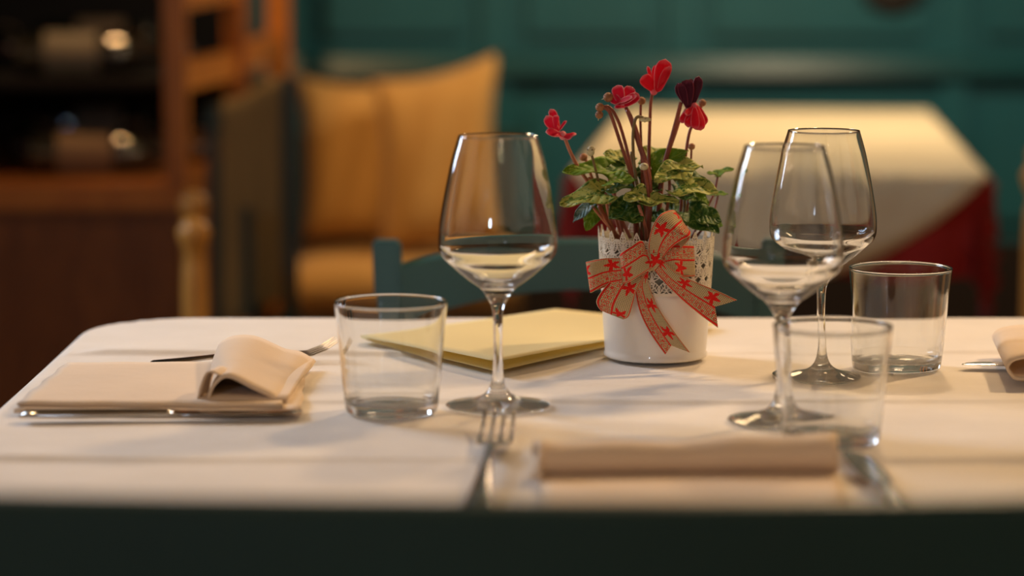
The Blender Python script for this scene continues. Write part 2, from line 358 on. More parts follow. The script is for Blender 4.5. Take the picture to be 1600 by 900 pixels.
# ------------------------------------------------------------------ draped cloth
def drape(x0, x1, y0, y1, z, drop, cr=.05, br=.012, nx=110, ny=110, ridges=None, wave=.008, waven=26, rot=0, pivot=(0, 0), dmap=None, seed=1):
    """a cloth lying on a rectangle and hanging over its edges"""
    mb = MB(); rows = []
    ax = [x0-drop+(x1-x0+2*drop)*i/nx for i in range(nx+1)]; ay = [y0-drop+(y1-y0+2*drop)*j/ny for j in range(ny+1)]
    # put dense lines at table edge
    def refine(a, lo, hi):
        s = set(round(v, 5) for v in a)
        for e, sg in ((lo, -1), (hi, 1)):
            for k in range(-3, 9): s.add(round(e+sg*k*br*.28, 5))
        return sorted(s)
    ax = refine(ax, x0, x1); ay = refine(ay, y0, y1)
    for y in ay:
        row = []
        for x in ax:
            qx = min(max(x, x0+cr), x1-cr); qy = min(max(y, y0+cr), y1-cr)
            dx, dy = x-qx, y-qy; dd = math.hypot(dx, dy)
            if dd <= cr:
                px, py, d = x, y, 0; ux = uy = 0
            else:
                ux, uy = dx/dd, dy/dd; d = dd-cr; px, py = qx+ux*cr, qy+uy*cr
            zz = z
            if d > 0:
                ql = br*pi/2
                if d < ql: th = d/br; out = br*math.sin(th); dn = br*(1-math.cos(th))
                else:
                    out = br; dn = br+(d-ql)
                    s_ = (px*-uy+py*ux)*waven
                    out += wave*min(1, (d-ql)/.1)*(math.sin(s_+seed)+.5*math.sin(s_*2.3+1))+.004
                px += ux*out; py += uy*out; zz -= dn
            elif True:
                if ridges: zz += ridges(x, y)
            row.append((px, py, zz))
        rows.append(row)
    if rot:
        c, s = math.cos(rot), math.sin(rot)
        rows = [[(pivot[0]+(p[0]-pivot[0])*c-(p[1]-pivot[1])*s, pivot[1]+(p[0]-pivot[0])*s+(p[1]-pivot[1])*c, p[2]) for p in r_] for r_ in rows]
    mb.grid(rows); return mb
# main table
TX0, TX1, TY0, TY1 = -.372, .60, 1.40, P(800, 497).y
RY = [(P(800, 553).y, .0042, .014), (P(800, 628).y, .0024, .012), (P(800, 722).y, .0046, .014), (P(800, 600).y, .0007, .02)]
def ridge(x, y):
    z = 0
    for Y, h, wd in RY:
        yy = y-Y-.005*math.sin(x*5+Y*9)-.002*math.sin(x*17+Y)
        wd2 = wd*.40 if yy < 0 else wd*2.4
        z += h*math.exp(-(yy/wd2)**2)
    z += .0004*math.sin(x*31+y*7)*math.sin(y*23+1.3)
    e = min(x-TX0, TX1-x, TY1-y, .03)/.03
    return z*max(e, .35)*(.75+.35*math.sin(x*6+1.5*y*7))
tc = drape(TX0, TX1, TY0, TY1, TZ, .24, cr=.085, br=.012, nx=90, ny=520, ridges=ridge)
tag(tc.build('tablecloth', M['cloth'], sub=0), 'cream ironed cotton cloth with fold creases covering the foreground table', 'tablecloth')
t = thing('dining_table', 'dark wooden foreground table hidden under the cream cloth', 'table', ((TX0+TX1)/2, (TY0+TY1)/2, 0))
b = MB(); b.box(TX0+.03, TX1-.03, TY0+.03, TY1-.03, TZ-.035, TZ-.003); b.build('tabletop', M['brown_wood'], t, smooth=False, bevel=.02)
for x in (TX0+.06, TX1-.06):
    for y in (TY0+.06, TY1-.06):
        b = MB(); b.box(x-.025, x+.025, y-.025, y+.025, 0, TZ-.036); b.build('leg', M['brown_wood'], t, smooth=False, bevel=.003)

# ------------------------------------------------------------------ glassware
def wineglass(label, px, py, sc=1.0):
    p = P(px, py); s = 2130/sc
    t = thing('wine_glass', label, 'wine glass', (0, 0, 0), 'wine glasses on the cream cloth')
    foot = [(0, 0), (40, 0), (70, 0), (79, .3), (81.5, 2), (80, 4.2), (60, 8), (40, 12), (26, 17.5), (17, 25), (11.5, 36), (8.5, 52)]
    stem = [(8.5, 52), (7.3, 75), (7, 105), (7.6, 140), (9, 154)]
    bowl = [(9, 154), (12, 163), (18.5, 175), (28, 187.5), (45, 200), (60, 212), (74, 224.5), (86, 236), (91.5, 247), (92.7, 262), (91, 287), (82.5, 337), (72, 387), (62, 422), (61.3, 424.6), (60.3, 424.2), (60.2, 422)]
    bowl += [(70, 387), (80.4, 337), (88.8, 287), (90.4, 262), (88.8, 249), (82.5, 239), (70.5, 227.5), (56, 216), (41, 205.5), (24, 197), (10, 193), (0, 192)]
    for nm, pf in (('foot', foot), ('stem', stem), ('bowl', bowl)):
        mb = MB(); mb.lathe(prof(pf, s, 4), 80); mb.build(nm, M['glass_base' if nm == 'foot' else 'glass'], t)
    t.location = (p.x, p.y, TZ+.0014); return t
def tumbler(label, px, py, sc=1.0, tilt=(0, 0)):
    p = P(px, py); s = 2165/sc
    t = thing('water_tumbler', label, 'drinking glass', (0, 0, 0), 'tumblers on the cream cloth')
    base = [(0, 1.5), (30, 1), (60, .3), (67, .6), (71, 3.5), (73, 10), (74.6, 22)]
    wall = [(74.6, 22), (78, 60), (83, 115), (88, 168), (88.9, 174), (88.3, 176.6), (86.6, 177.2), (85.2, 175.5), (85, 172), (84.6, 168)]
    inner = [(84.6, 168), (79.8, 115), (75, 60), (71.5, 27)]
    floor_ = [(71.5, 27), (69, 20), (62, 16), (40, 15.2), (0, 15)]
    mb = MB(); mb.lathe(prof(base, s, 4), 96); mb.lathe(prof(floor_, s, 4), 96); mb.build('thick_base', M['glass_base'], t)
    mb = MB(); mb.lathe(prof(wall, s, 5), 96); mb.lathe(prof(inner, s, 4), 96); mb.build('wall', M['glass'], t)
    t.location = (p.x, p.y, TZ+.0014); t.rotation_euler = (tilt[0], tilt[1], 0); return t
wineglass('empty stemmed wine glass left of the potted cyclamen, behind the fork', 778, 638)
wineglass('empty stemmed wine glass nearest the viewer at right, in front of the other one', 1220, 661, .985)
wineglass('empty stemmed wine glass standing further back at right, beside the rear tumbler', 1281, 590, .97)
tumbler('short clear tumbler at left between folded napkin and wine glass', 612, 647, 1.0)
tumbler('short clear tumbler furthest right and back, near the knife tip', 1404, 578, 1.0)
tumbler('short clear blurred tumbler at the right front beside the rolled napkin', 1298, 693, .99)

# ------------------------------------------------------------------ cutlery
def ribbon_loft(mb, st, seg=10):
    """st: list of (x, z, halfwidth, halfthick, yoffset)"""
    loops = []
    for x, z, hw, ht, yo in st:
        loops.append([(x, yo+hw*math.cos(2*pi*k/seg), z+ht*math.sin(2*pi*k/seg)) for k in range(seg)])
    mb.loft(loops)
def smoothst(st, n=4):
    out = []
    for i in range(len(st)-1):
        for k in range(n):
            t = k/n; out.append(tuple(a+(b_-a)*t for a, b_ in zip(st[i], st[i+1])))
    return out+[st[-1]]
def orient(t, a, b_, z):
    d = b_-a; t.rotation_euler = (0, 0, math.atan2(d.y, d.x)); t.location = (a.x, a.y, z)
def fork(label, a, b_, z=TZ+.003, up=0):
    L = (Vector((b_.x, b_.y))-Vector((a.x, a.y))).length; k = L/.20
    t = thing('fork', label, 'fork')
    mb = MB(); ribbon_loft(mb, smoothst([(0, .0015, .004, .0008, 0), (.004*k, .0015, .0095, .0013, 0), (.03*k, .002, .0105, .0016, 0), (.07*k, .004, .0065, .0018, 0), (.105*k, .008, .0035, .0021, 0), (.130*k, .0085, .0035, .002, 0)]))
    mb.build('handle', M['steel'], t)
    mb = MB(); ribbon_loft(mb, smoothst([(.130*k, .0085, .0035, .002, 0), (.138*k, .0075, .007, .0014, 0), (.146*k, .005, .011, .0011, 0), (.156*k, .003, .0125, .001, 0), (.160*k, .0024, .0125, .0009, 0)]))
    head = mb.build('head', M['steel'], t)
    for i in range(4):
        y0 = (-.0107+.00713*i)
        mb = MB(); ribbon_loft(mb, smoothst([(.158*k, .0026, .0019, .0009, y0), (.170*k, .002+up*.2, .0015, .0009, y0), (.185*k, .004+up*.6, .0013, .0008, y0*.97), (.197*k, .0075+up, .001, .0006, y0*.95), (.20*k, .009+up*1.1, .0003, .0003, y0*.95)]), 8)
        mb.build('tine', M['steel'], head)
    orient(t, a, b_, z); return t
def knife(label, a, b_, z=TZ+.003):
    L = (Vector((b_.x, b_.y))-Vector((a.x, a.y))).length; k = L/.215
    t = thing('knife', label, 'knife')
    mb = MB(); ribbon_loft(mb, smoothst([(0, .003, .004, .001, 0), (.003*k, .003, .0085, .0026, 0), (.05*k, .003, .009, .003, 0), (.10*k, .003, .0065, .003, 0), (.115*k, .003, .006, .0028, 0)]))
    mb.build('handle', M['steel'], t)
    mb = MB(); ribbon_loft(mb, smoothst([(.115*k, .003, .006, .0026, 0), (.125*k, .003, .009, .0012, 0), (.16*k, .003, .010, .0008, 0), (.195*k, .003, .009, .0006, .0005), (.208*k, .003, .006, .0005, .003), (.215*k, .003, .001, .0003, .006)]))
    mb.build('blade', M['steel'], t)
    orient(t, a, b_, z); return t
fork('steel fork left of the rolled napkin, tines towards the wine glass', P(733, 850), P(781, 672), up=.002)
knife('steel knife right of the rolled napkin, pointing at the front tumbler', P(1440, 850), P(1334, 718))
knife('long steel knife along the near edge of the flat left napkin', P(34, 660), P(470, 657), TZ+.003)
fork('steel fork behind the curled left napkin, tines curving up', P(236, 577), P(527, 563), TZ+.004, up=.005)
knife('steel knife tip pointing left from under the napkin at the right edge', P(1760, 582), P(1502, 577), TZ+.002)

# ------------------------------------------------------------------ napkins
def slab(xy_rows, z0, th, bow=0):
    mb = MB(); top = []; bot = []
    n = len(xy_rows)
    for i, r_ in enumerate(xy_rows):
        top.append([(x, y, z0+th+bow*math.sin(pi*j/(len(r_)-1))*math.sin(pi*i/(n-1))) for j, (x, y) in enumerate(r_)])
        bot.append([(x, y, z0) for x, y in r_])
    m = len(top[0])
    mb.grid(top)
    mb.grid([r_[::-1] for r_ in bot])
    def rnd(a, c):  # rounded rim
        mb.grid([a, [((p[0]), p[1], (p[2]+q[2])/2) for p, q in zip(a, c)], c])
    rnd(top[0], bot[0]); rnd(top[-1][::-1], bot[-1][::-1])
    rnd([r_[0] for r_ in top][::-1], [r_[0] for r_ in bot][::-1]); rnd([r_[-1] for r_ in top], [r_[-1] for r_ in bot]); return mb
def quadgrid(a, b_, c, d, nx, ny, wob=.001):
    """a near-left, b near-right, c far-right, d far-left"""
    rows = []
    for i in range(ny+1):
        t_ = i/ny; l = a.lerp(d, t_); r_ = b_.lerp(c, t_); row = []
        for j in range(nx+1):
            p = l.lerp(r_, j/nx); row.append((p.x+wob*math.sin(i*1.7+j*.3), p.y+wob*math.sin(j*.9+i*.2)))
        rows.append(row)
    return rows
nap = thing('napkin', 'cream cloth napkin folded flat at left with its right end curled over', 'napkin', (P(250, 610).x, P(250, 610).y, TZ+.001))
A, B_, Cc, D = P(22, 651), P(470, 654), P(478, 582), P(112, 584)
slab(quadgrid(A, B_, Cc, D, 26, 12), TZ+.0025, .003, .0005).build('flat_fold', M['napkin'], nap)
A2, B2, C2, D2 = P(27, 647), P(440, 650), P(462, 580), P(104, 582)
slab(quadgrid(A2, B2, C2, D2, 26, 12, .0012), TZ+.0060, .0022, .0012).build('upper_fold', M['napkin'], nap)
# curled end: sheet whose cross-section is a wave, lofted from front to back
def cp4(cx, cy): return (300+cx/5, 500+cy/5)
frontp = [(60, 700), (52, 590), (110, 430), (180, 405), (260, 425), (340, 470), (450, 520), (560, 565), (640, 610), (700, 690), (738, 768), (620, 778), (400, 765), (250, 735), (165, 700), (128, 640), (170, 540), (215, 480)]
front = [(128, 690), (122, 640), (150, 540), (205, 470), (260, 440), (330, 452), (430, 505), (540, 560), (620, 600), (680, 670), (742, 768)]
back = [(186, 400), (186, 330), (195, 240), (220, 182), (300, 140), (400, 126), (500, 140), (600, 182), (720, 235), (840, 258), (955, 330)]
Yf, Yb = P(380, 642).y, P(420, 578).y
rows = []
for k in range(13):
    t_ = k/12; Y = Yf+(Yb-Yf)*t_; row = []
    fr = cat_rom([PY(*cp4(*q), Yf) for q in front], 3); bk = cat_rom([PY(*cp4(*q), Yb) for q in back], 3)
    for a_, c_ in zip(fr, bk):
        p = a_.lerp(c_, t_); s_ = math.sin(pi*t_)
        row.append((p.x+.0015*math.sin(t_*7), p.y, max(p.z-.0015*s_, TZ+.0055)))
    rows.append(row)
mb = MB(); mb.grid(rows); mb.build('curled_end', M['napkin'], nap, solid=.0026)
# floor sheet inside curl and outer flap on its left
mb = MB(); fl = [(128, 690), (200, 712), (330, 735), (500, 755), (650, 768), (742, 768)]
flb = [(186, 400), (300, 405), (450, 405), (600, 400), (800, 380), (955, 345)]
rows = []
for k in range(9):
    t_ = k/8; row = []
    for a_, c_ in zip(cat_rom([PY(*cp4(*q), Yf) for q in fl], 3), cat_rom([PY(*cp4(*q), Yb) for q in flb], 3)):
        p = a_.lerp(c_, t_); row.append((p.x, p.y, max(p.z, TZ+.0085)))
    rows.append(row)
mb.grid(rows); mb.build('inner_sheet', M['napkin'], nap, solid=.0016)
mb = MB(); o1 = [(150, 705), (50, 700), (48, 590), (95, 440), (150, 408), (215, 440)]; rows = []
for k in range(7):
    t_ = k/6; Y = Yf+.002+(.03)*t_; row = []
    for q in cat_rom([PY(*cp4(*q), Yf) for q in o1], 3): row.append((q.x+.004*t_, Y, max(q.z-.001*t_, TZ+.0085)))
    rows.append(row)
mb.grid(rows); mb.build('outer_flap', M['napkin'], nap, solid=.0012)

# front napkin: flat panel near the viewer, its far end curled into a long roll
nap2 = thing('napkin', 'cream cloth napkin rolled up across the front between fork and knife', 'napkin', (P(1070, 760).x, P(1070, 760).y, TZ+.001))
A, B_, Cc, D = P(838, 868), P(1345, 866), P(1306, 738), P(845, 742)
slab(quadgrid(A, B_, Cc, D, 20, 12), TZ+.001, .003, .0006).build('flat_fold', M['napkin'], nap2)
pl, pr = P(836, 750), P(1310, 745)
rows = []
for k in range(31):
    t_ = k/30; c = pl.lerp(pr, t_); r0 = .0098*(1-.10*math.sin(t_*5)-.05*math.sin(t_*17)); row = []
    for a_ in range(25):
        th = -pi*.5+2.2*pi*a_/24; rr = r0*(1-.018*a_/1.0 if a_ > 18 else 1)
        row.append((c.x+.0018*math.sin(t_*9+a_*.3), c.y+.004+rr*1.35*-math.cos(th)*1.0, TZ+.0045+r0+rr*math.sin(th)))
    rows.append(row)
mb = MB(); mb.grid(rows); mb.build('curled_end', M['napkin'], nap2, solid=.0024)
rows = []
for k in range(9):
    t_ = k/8; rows.append([(pl.x-.003+.0015*math.sin(t_*6)+.002*u, pl.y+.012-.036*t_, TZ+.006+.020*math.sin(pi*(.25+.75*t_))*u/4) for u in range(5)])
mb = MB(); mb.grid(rows); mb.build('outer_flap', M['napkin'], nap2, solid=.0012)
# right-edge napkin, mostly outside the frame
nap3 = thing('napkin', 'pale cloth napkin cut off by the right edge of the picture', 'napkin', (P(1660, 590).x, P(1660, 590).y, TZ+.001))
def nap3grid(z_, th, a, b_, c, d, nm): slab(quadgrid(P(*a), P(*b_), P(*c), P(*d), 14, 10), z_, th, .001).build(nm, M['napkin'], nap3)
Yr0, Yr1 = P(1600, 612).y, P(1600, 580).y; rows = []
cr3 = [(1690, 600), (1640, 604), (1598, 600), (1576, 580), (1577, 568), (1592, 560), (1630, 556), (1690, 562)]
for k in range(9):
    t_ = k/8
    rows.append([(q.x+.018*t_, q.y+(Yr1-Yr0+.06)*t_, max(q.z, TZ+.008)) for q in cat_rom([PY(*q, Yr0+.01) for q in cr3], 4)])
mb = MB(); mb.grid(rows); mb.build('curled_end', M['napkin'], nap3, solid=.0024)
nap3grid(TZ+.001, .003, (1604, 604), (1900, 606), (1850, 560), (1640, 560), 'flat_fold')

# ------------------------------------------------------------------ menu: two leaves of yellow paper
menu = thing('menu', 'folded pale yellow paper menu lying behind the wine glass and under the pot', 'menu', (P(830, 530).x, P(830, 530).y, TZ))
def leafsheet(corners, zfun, nm):
    a, b_, c, d = [Vector(q) for q in corners]; rows = []
    for i in range(17):
        row = []
        for j in range(17):
            u, v = j/16, i/16; p = a.lerp(b_, u).lerp(d.lerp(c, u), v); row.append((p.x, p.y, TZ+zfun(u, v)))
        rows.append(row)
    mb = MB(); mb.grid(rows); return mb.build(nm, M['paper'], menu, solid=.0004)
nearc, rightc, farc, leftc = P(775, 589), P(1122, 513), P(868, 499), P(548, 533)
leafsheet((nearc, rightc, farc, leftc), lambda u, v: .0046+.0006*math.sin(u*5), 'lower_leaf')
n2 = P(775, 566, TZ+.014); r2 = P(1120, 508, TZ+.005); f2 = P(868, 486, TZ+.008); l2 = P(547, 525, TZ+.006)
leafsheet((n2, r2, f2, l2), lambda u, v: .0072+.0075*((1-u)*(1-v))+.0025*(1-v)*math.sin(pi*u)*0+.002*u*v+.0012*math.sin(u*4+v*3), 'upper_leaf')

# ------------------------------------------------------------------ potted cyclamen
PC = P(1024, 562); YP = PC.y; SP = 1925.0; RB, RR, PH = .0412, .0470, .101
plant = thing('potted_cyclamen', 'red cyclamen in a white pierced metal pot tied with a burlap bow', 'potted plant', (PC.x, PC.y, TZ))
def rad_at(z): return RB+(RR-RB)*z/PH
px0, py0, pz0 = PC.x, PC.y, TZ+.0032
ZB = .056
mb = MB(); pf = [(0, .0), (RB-.002, 0), (RB+.0008, .001), (RB+.0014, .003), (RB+.0004, .005), (RB+.0006, .008)]+[(rad_at(z)+.0004, z) for z in (.02, .04, ZB-.004, ZB)]+[(rad_at(ZB)-.0012, ZB+.0004), (rad_at(ZB)-.0014, ZB-.01), (RB-.001, .004), (0, .003)]
mb.lathe(pf, 96, (px0, py0, pz0)); pot = mb.build('pot', M['enamel'], plant)
mb = MB(); mb.lathe([(rad_at(ZB)-.0022, ZB-.012), (rad_at(PH)-.0026, PH-.006), (rad_at(PH)-.0018, PH-.004), (rad_at(PH)-.0034, PH-.004), (rad_at(ZB)-.004, ZB-.012)], 96, (px0, py0, pz0)); mb.build('inner_liner', M['liner'], plant)
mb = MB(); mb.lathe([(0, PH-.013)]+[(r_*(RR-.004)/5, PH-.014+.0015*math.sin(r_*2.1)) for r_ in range(1, 6)], 48, (px0, py0, pz0)); mb.build('soil', M['soil'], plant)
# pierced lace band: leaf motifs as real strips wrapped round the cone
lace = MB()
def lp(th, z, off=.0): r_ = rad_at(z)+.0003+off; return (px0+r_*math.sin(th), py0-r_*math.cos(th), pz0+z)
def seg(a, b_, wd, w2=None):
    w2 = wd if w2 is None else w2
    dx, dz = b_[0]-a[0], b_[1]-a[1]; l = math.hypot(dx, dz) or 1; nx_, nz_ = -dz/l, dx/l
    q = [(a[0]+nx_*wd, a[1]+nz_*wd), (a[0]-nx_*wd, a[1]-nz_*wd), (b_[0]-nx_*w2, b_[1]-nz_*w2), (b_[0]+nx_*w2, b_[1]+nz_*w2)]
    n0 = len(lace.v); lace.v += [lp(x/RR, z) for x, z in q]; lace.f.append((n0, n0+1, n0+2, n0+3)); lace.uv.append(((0, 0),)*4)
def motif(x, z, ang, ln, hw):
    ca, sa = math.cos(ang), math.sin(ang)
    def tr(u, v): return (x+u*sa+v*ca, z+u*ca-v*sa)
    up = [(ln*k/7, hw*math.sin(pi*(k/7)**.8)) for k in range(8)]
    for s_ in (1, -1):
        for p, q in zip(up, up[1:]): seg(tr(p[0], p[1]*s_), tr(q[0], q[1]*s_), .00042)
    seg(tr(0, 0), tr(ln, 0), .0004, .0003)
    for k in (2, 3, 4, 5):
        u = ln*k/7
        for s_ in (1, -1): seg(tr(u-.0006, 0), tr(u+.0012, hw*.85*math.sin(pi*(k/7)**.8)*s_), .0003)
circ = 2*pi*RR; nmo = 24
for row, z in enumerate((.057, .068, .079, .089)):
    for k in range(nmo):
        x = circ*(k+.5*(row % 2))/nmo
        for s_ in (-1, 1):
            motif(x, z, s_*(.62 if row < 3 else .45), .0145 if row < 3 else .0125, .0034)
        if row == 3: motif(x, z+.001, 0, .0165, .0032)
for z in (.0565,):
    for k in range(96): seg((circ*k/96, z), (circ*(k+1)/96, z), .0011)
for k in range(96):
    z = .0885+.0015*math.sin(k*2*pi*nmo/96); z2 = .0885+.0015*math.sin((k+1)*2*pi*nmo/96)
    seg((circ*k/96, z), (circ*(k+1)/96, z2), .0005)
lace.build('lace_rim', M['lace'], pot, smooth=False, solid=.0007)

# ribbon
def RPt(cx, cy, d):   # crop point, d = metres in front of the pot axis plane
    return PY(880+cx/3.213, 320+cy/3.213, YP-d)
bow_mb = MB()
knot = [(455, 215, .056), (490, 250, .0585), (480, 300, .058), (450, 325, .056)]
knotb = [(420, 235, .056), (425, 262, .058), (425, 295, .058), (415, 330, .056)]
def strip(name, ea, eb, parent, u0=0, notch=None, n=28, flip=False, vr=(0, 1), m=9):
    a, la = resample(cat_rom([RPt(*q) for q in ea], 8), n); b2, lb = resample(cat_rom([RPt(*q) for q in eb], 8), n)
    Lm = (la+lb)/2; rows = []; uvs = []
    for i in range(n):
        row = []; uv = []
        for j in range(m):
            t_ = j/(m-1); u = i/(n-1)
            if notch: u = u*(1-notch*(1-abs(2*t_-1))*max(0, (i/(n-1)-.6)/.4))
            k = u*(n-1); k0 = min(int(k), n-2); fr = k-k0
            p = a[k0].lerp(a[k0+1], fr).lerp(b2[k0].lerp(b2[k0+1], fr), t_)
            row.append(p); v_ = vr[0]+(vr[1]-vr[0])*t_; uv.append((u0+u*Lm, 1-v_ if flip else v_))
        rows.append(row); uvs.append(uv)
    mb = MB(); mb.grid(rows, uvs); return mb.build(name, M['ribbon'], parent, solid=.0005)
knot_o = strip('ribbon_bow', [(470, 205, .054), (495, 240, .059), (490, 290, .060), (455, 330, .055)], [(415, 225, .054), (420, 260, .060), (420, 295, .060), (400, 335, .055)], plant, vr=(.5, 1))
# tails
strip('tail', [(425, 300, .0545), (370, 390, .0535), (362, 430, .052), (385, 540, .050), (440, 650, .050), (512, 752, .051)], [(440, 300, .0545), (425, 380, .053), (440, 430, .052), (480, 520, .0525), (560, 640, .0545), (637, 742, .055)], knot_o, notch=.10, u0=.004)
strip('tail', [(440, 305, .056), (500, 380, .055), (600, 480, .053), (690, 555, .052), (777, 618, .050)], [(480, 250, .057), (560, 335, .056), (660, 385, .054), (770, 430, .052), (873, 478, .050)], knot_o, notch=.16, u0=.008)
# top loop: rises from the knot, bends over to the right and returns
strip('loop', [(435, 270, .056), (428, 215, .060), (440, 130, .064), (480, 55, .062), (535, 28, .054), (560, 30, .046)], [(500, 265, .057), (545, 212, .062), (600, 175, .068), (632, 160, .068), (640, 140, .060), (625, 120, .050)], knot_o, flip=True, u0=.012)
strip('loop', [(560, 30, .046), (590, 60, .043), (600, 110, .045), (560, 180, .050), (480, 260, .054)], [(638, 140, .058), (635, 170, .052), (600, 210, .048), (560, 250, .049), (490, 290, .053)], knot_o, u0=.03)
# front left loop beside the knot
strip('loop', [(420, 250, .058), (395, 180, .064), (345, 205, .068), (295, 238, .066), (285, 250, .058)], [(440, 330, .058), (442, 318, .064), (385, 355, .069), (332, 388, .066), (300, 395, .058)], knot_o, u0=.007)
# far left loop
strip('loop', [(420, 250, .055), (320, 268, .056), (215, 268, .054), (125, 284, .046), (116, 290, .036)], [(430, 330, .055), (320, 375, .056), (215, 400, .054), (145, 440, .047), (136, 436, .036)], knot_o, u0=.010, flip=True)
strip('loop', [(118, 290, .037), (160, 275, .033), (210, 275, .040), (300, 290, .047)], [(138, 437, .037), (180, 425, .034), (230, 405, .040), (310, 380, .047)], knot_o, u0=.0)
# lower left loop
strip('loop', [(330, 290, .052), (220, 400, .055), (170, 470, .054), (172, 505, .047), (190, 530, .041)], [(420, 335, .052), (370, 430, .056), (350, 500, .056), (330, 560, .052), (300, 574, .044)], knot_o, u0=.020)
# right loop
strip('loop', [(470, 260, .053), (545, 205, .052), (600, 203, .046), (655, 205, .038), (660, 206, .030)], [(480, 330, .053), (560, 352, .053), (600, 362, .047), (655, 360, .038), (660, 358, .030)], knot_o, u0=.018)

# plant geometry
def PL(px, py, dy=0): return PY(px, py, YP+dy)
def blade(base, tip, wid, hint, kind='leaf', cup=.15, droop=.1, wav=.06, nu=14, nv=11, seed=0, heart=.28):
    base = Vector(base); tip = Vector(tip); X = (tip-base); L = X.length; X.normalize(); Nn = Vector(hint); Nn = (Nn-X*Nn.dot(X)).normalized(); Y = Nn.cross(X)
    rows = []; uvs = []
    for i in range(nu+1):
        t_ = i/nu; row = []; uv = []
        if kind == 'leaf': wv = (math.sin(pi*min(1, (t_*.93+.07))**.62))**.75 if t_ < 1 else 0
        else: wv = (t_**.55)*(max(0, 1-t_**5))**.5*1.05+.10*(1-t_)
        for j in range(nv+1):
            v = -1+2*j/nv; hw = wid/2*wv
            x = L*t_-heart*L*abs(v)**1.6*(1-t_)**1.5 if kind == 'leaf' else L*t_
            y = hw*v
            z = cup*wid*(v*v)*wv-droop*L*(t_**2)+droop*L*t_*.4+wav*wid*math.sin(9*t_+seed+2.2*v)*abs(v)
            row.append(base+X*x+Y*y+Nn*z); uv.append((t_, j/nv))
        rows.append(row); uvs.append(uv)
    return rows, uvs
def leaf(b0, t0, wpx, m, hint=(0, -.45, 1), parent=None, **k):
    rows, uvs = blade(PL(*b0), PL(*t0), wpx/SP, hint, seed=random.random()*6, **k); mb = MB(); mb.grid(rows, uvs)
    return mb.build('leaf', M[m], parent or plant, solid=.0005)
def stem(pts, r0, r1, m='stem', name='stem', parent=None):
    p = cat_rom([PL(*q) for q in pts], 5); n = len(p); mb = MB(); mb.tube(p, [r0+(r1-r0)*i/(n-1) for i in range(n)], 8); return mb.build(name, M[m], parent or plant)
# leaves: (base px,py,dy) (tip) width-in-px material hint
LV = [((946, 264, .0), (879, 265, -.004), 52, 'leaf_bright', (.1, -.42, 1)),
 ((944, 303, -.022), (874, 315, -.024), 62, 'leaf_speck', (.0, -.55, 1)),
 ((922, 320, -.012), (894, 346, -.012), 26, 'leaf_blue', (-.6, -.7, .5)),
 ((932, 324, -.006), (915, 360, -.006), 34, 'leaf_bright', (-.3, -1, .2)),
 ((985, 262, .012), (932, 262, .005), 56, 'leaf_dark', (.0, -.45, 1)),
 ((975, 250, .025), (944, 238, .022), 44, 'leaf_speck', (.1, -.5, 1)),
 ((952, 282, -.018), (995, 279, -.020), 48, 'leaf_bright', (.0, -.4, 1)),
 ((955, 296, -.015), (990, 290, -.022), 50, 'leaf_dark', (.1, -.35, 1)),
 ((1018, 262, .010), (1074, 234, .004), 44, 'leaf_bright', (.3, -.95, .7)),
 ((1034, 250, .028), (998, 232, .028), 50, 'leaf_speck', (.0, -.5, 1)),
 ((1044, 262, -.002), (1098, 257, -.006), 50, 'leaf_speck', (.0, -.4, 1)),
 ((1062, 268, -.012), (1022, 280, -.024), 52, 'leaf_speck', (-.1, -.7, 1)),
 ((1064, 276, -.004), (1104, 280, -.008), 50, 'leaf_dark', (.1, -.45, 1)),
 ((1060, 292, -.020), (1122, 296, -.026), 64, 'leaf_speck', (.0, -.50, 1)),
 ((1052, 300, -.010), (1090, 308, -.018), 56, 'leaf_dark', (.0, -.3, 1)),
 ((1010, 307, -.030), (974, 308, -.034), 50, 'leaf_speck', (.0, -.5, 1)),
 ((1012, 314, -.030), (1060, 312, -.036), 44, 'leaf_speck', (.0, -.4, 1)),
 ((975, 330, -.025), (1004, 343, -.035), 60, 'leaf_dark', (.0, -.6, 1)),
 ((985, 326, -.020), (952, 340, -.030), 56, 'leaf_dark', (.0, -.7, 1)),
 ((1078, 332, -.012), (1124, 362, -.024), 52, 'leaf_dark', (-.1, -.8, .9)),
 ((1098, 336, -.018), (1128, 344, -.018), 40, 'leaf_dark', (.3, -.8, .7)),
 ((1110, 345, -.010), (1130, 352, -.010), 26, 'leaf_bright', (.3, -.8, .7)),
 ((1122, 272, .03), (1146, 262, .03), 26, 'leaf_bright', (.0, -.25, 1)),
 ((1122, 273, .03), (1105, 269, .03), 22, 'leaf_bright', (.0, -.25, 1)),
 ((1120, 304, .03), (1138, 302, .03), 18, 'leaf_bright', (.0, -.3, 1)),
 ((1000, 290, .005), (1035, 296, .0), 60, 'leaf_dark', (.0, -.5, 1)),
 ((960, 312, .01), (930, 322, .01), 50, 'leaf_dark', (.0, -.5, 1)),
 ((1050, 330, .01), (1085, 322, .01), 60, 'leaf_dark', (.0, -.5, 1)),
 ((1015, 338, .0), (1040, 330, -.004), 56, 'leaf_dark', (.0, -.6, 1)),
 ((1030, 262, .03), (1060, 270, .028), 50, 'leaf_dark', (.0, -.5, 1)),
 ((995, 262, .02), (1015, 280, .01), 40, 'leaf_dark', (.0, -.8, 1)),
 ((1085, 305, .02), (1108, 318, .02), 40, 'leaf_bright', (.2, -.7, .8))]
for b0, t0, wp, m_, h in LV:
    leaf(b0, t0, wp, m_, h, droop=.12, cup=.10, wav=.07)
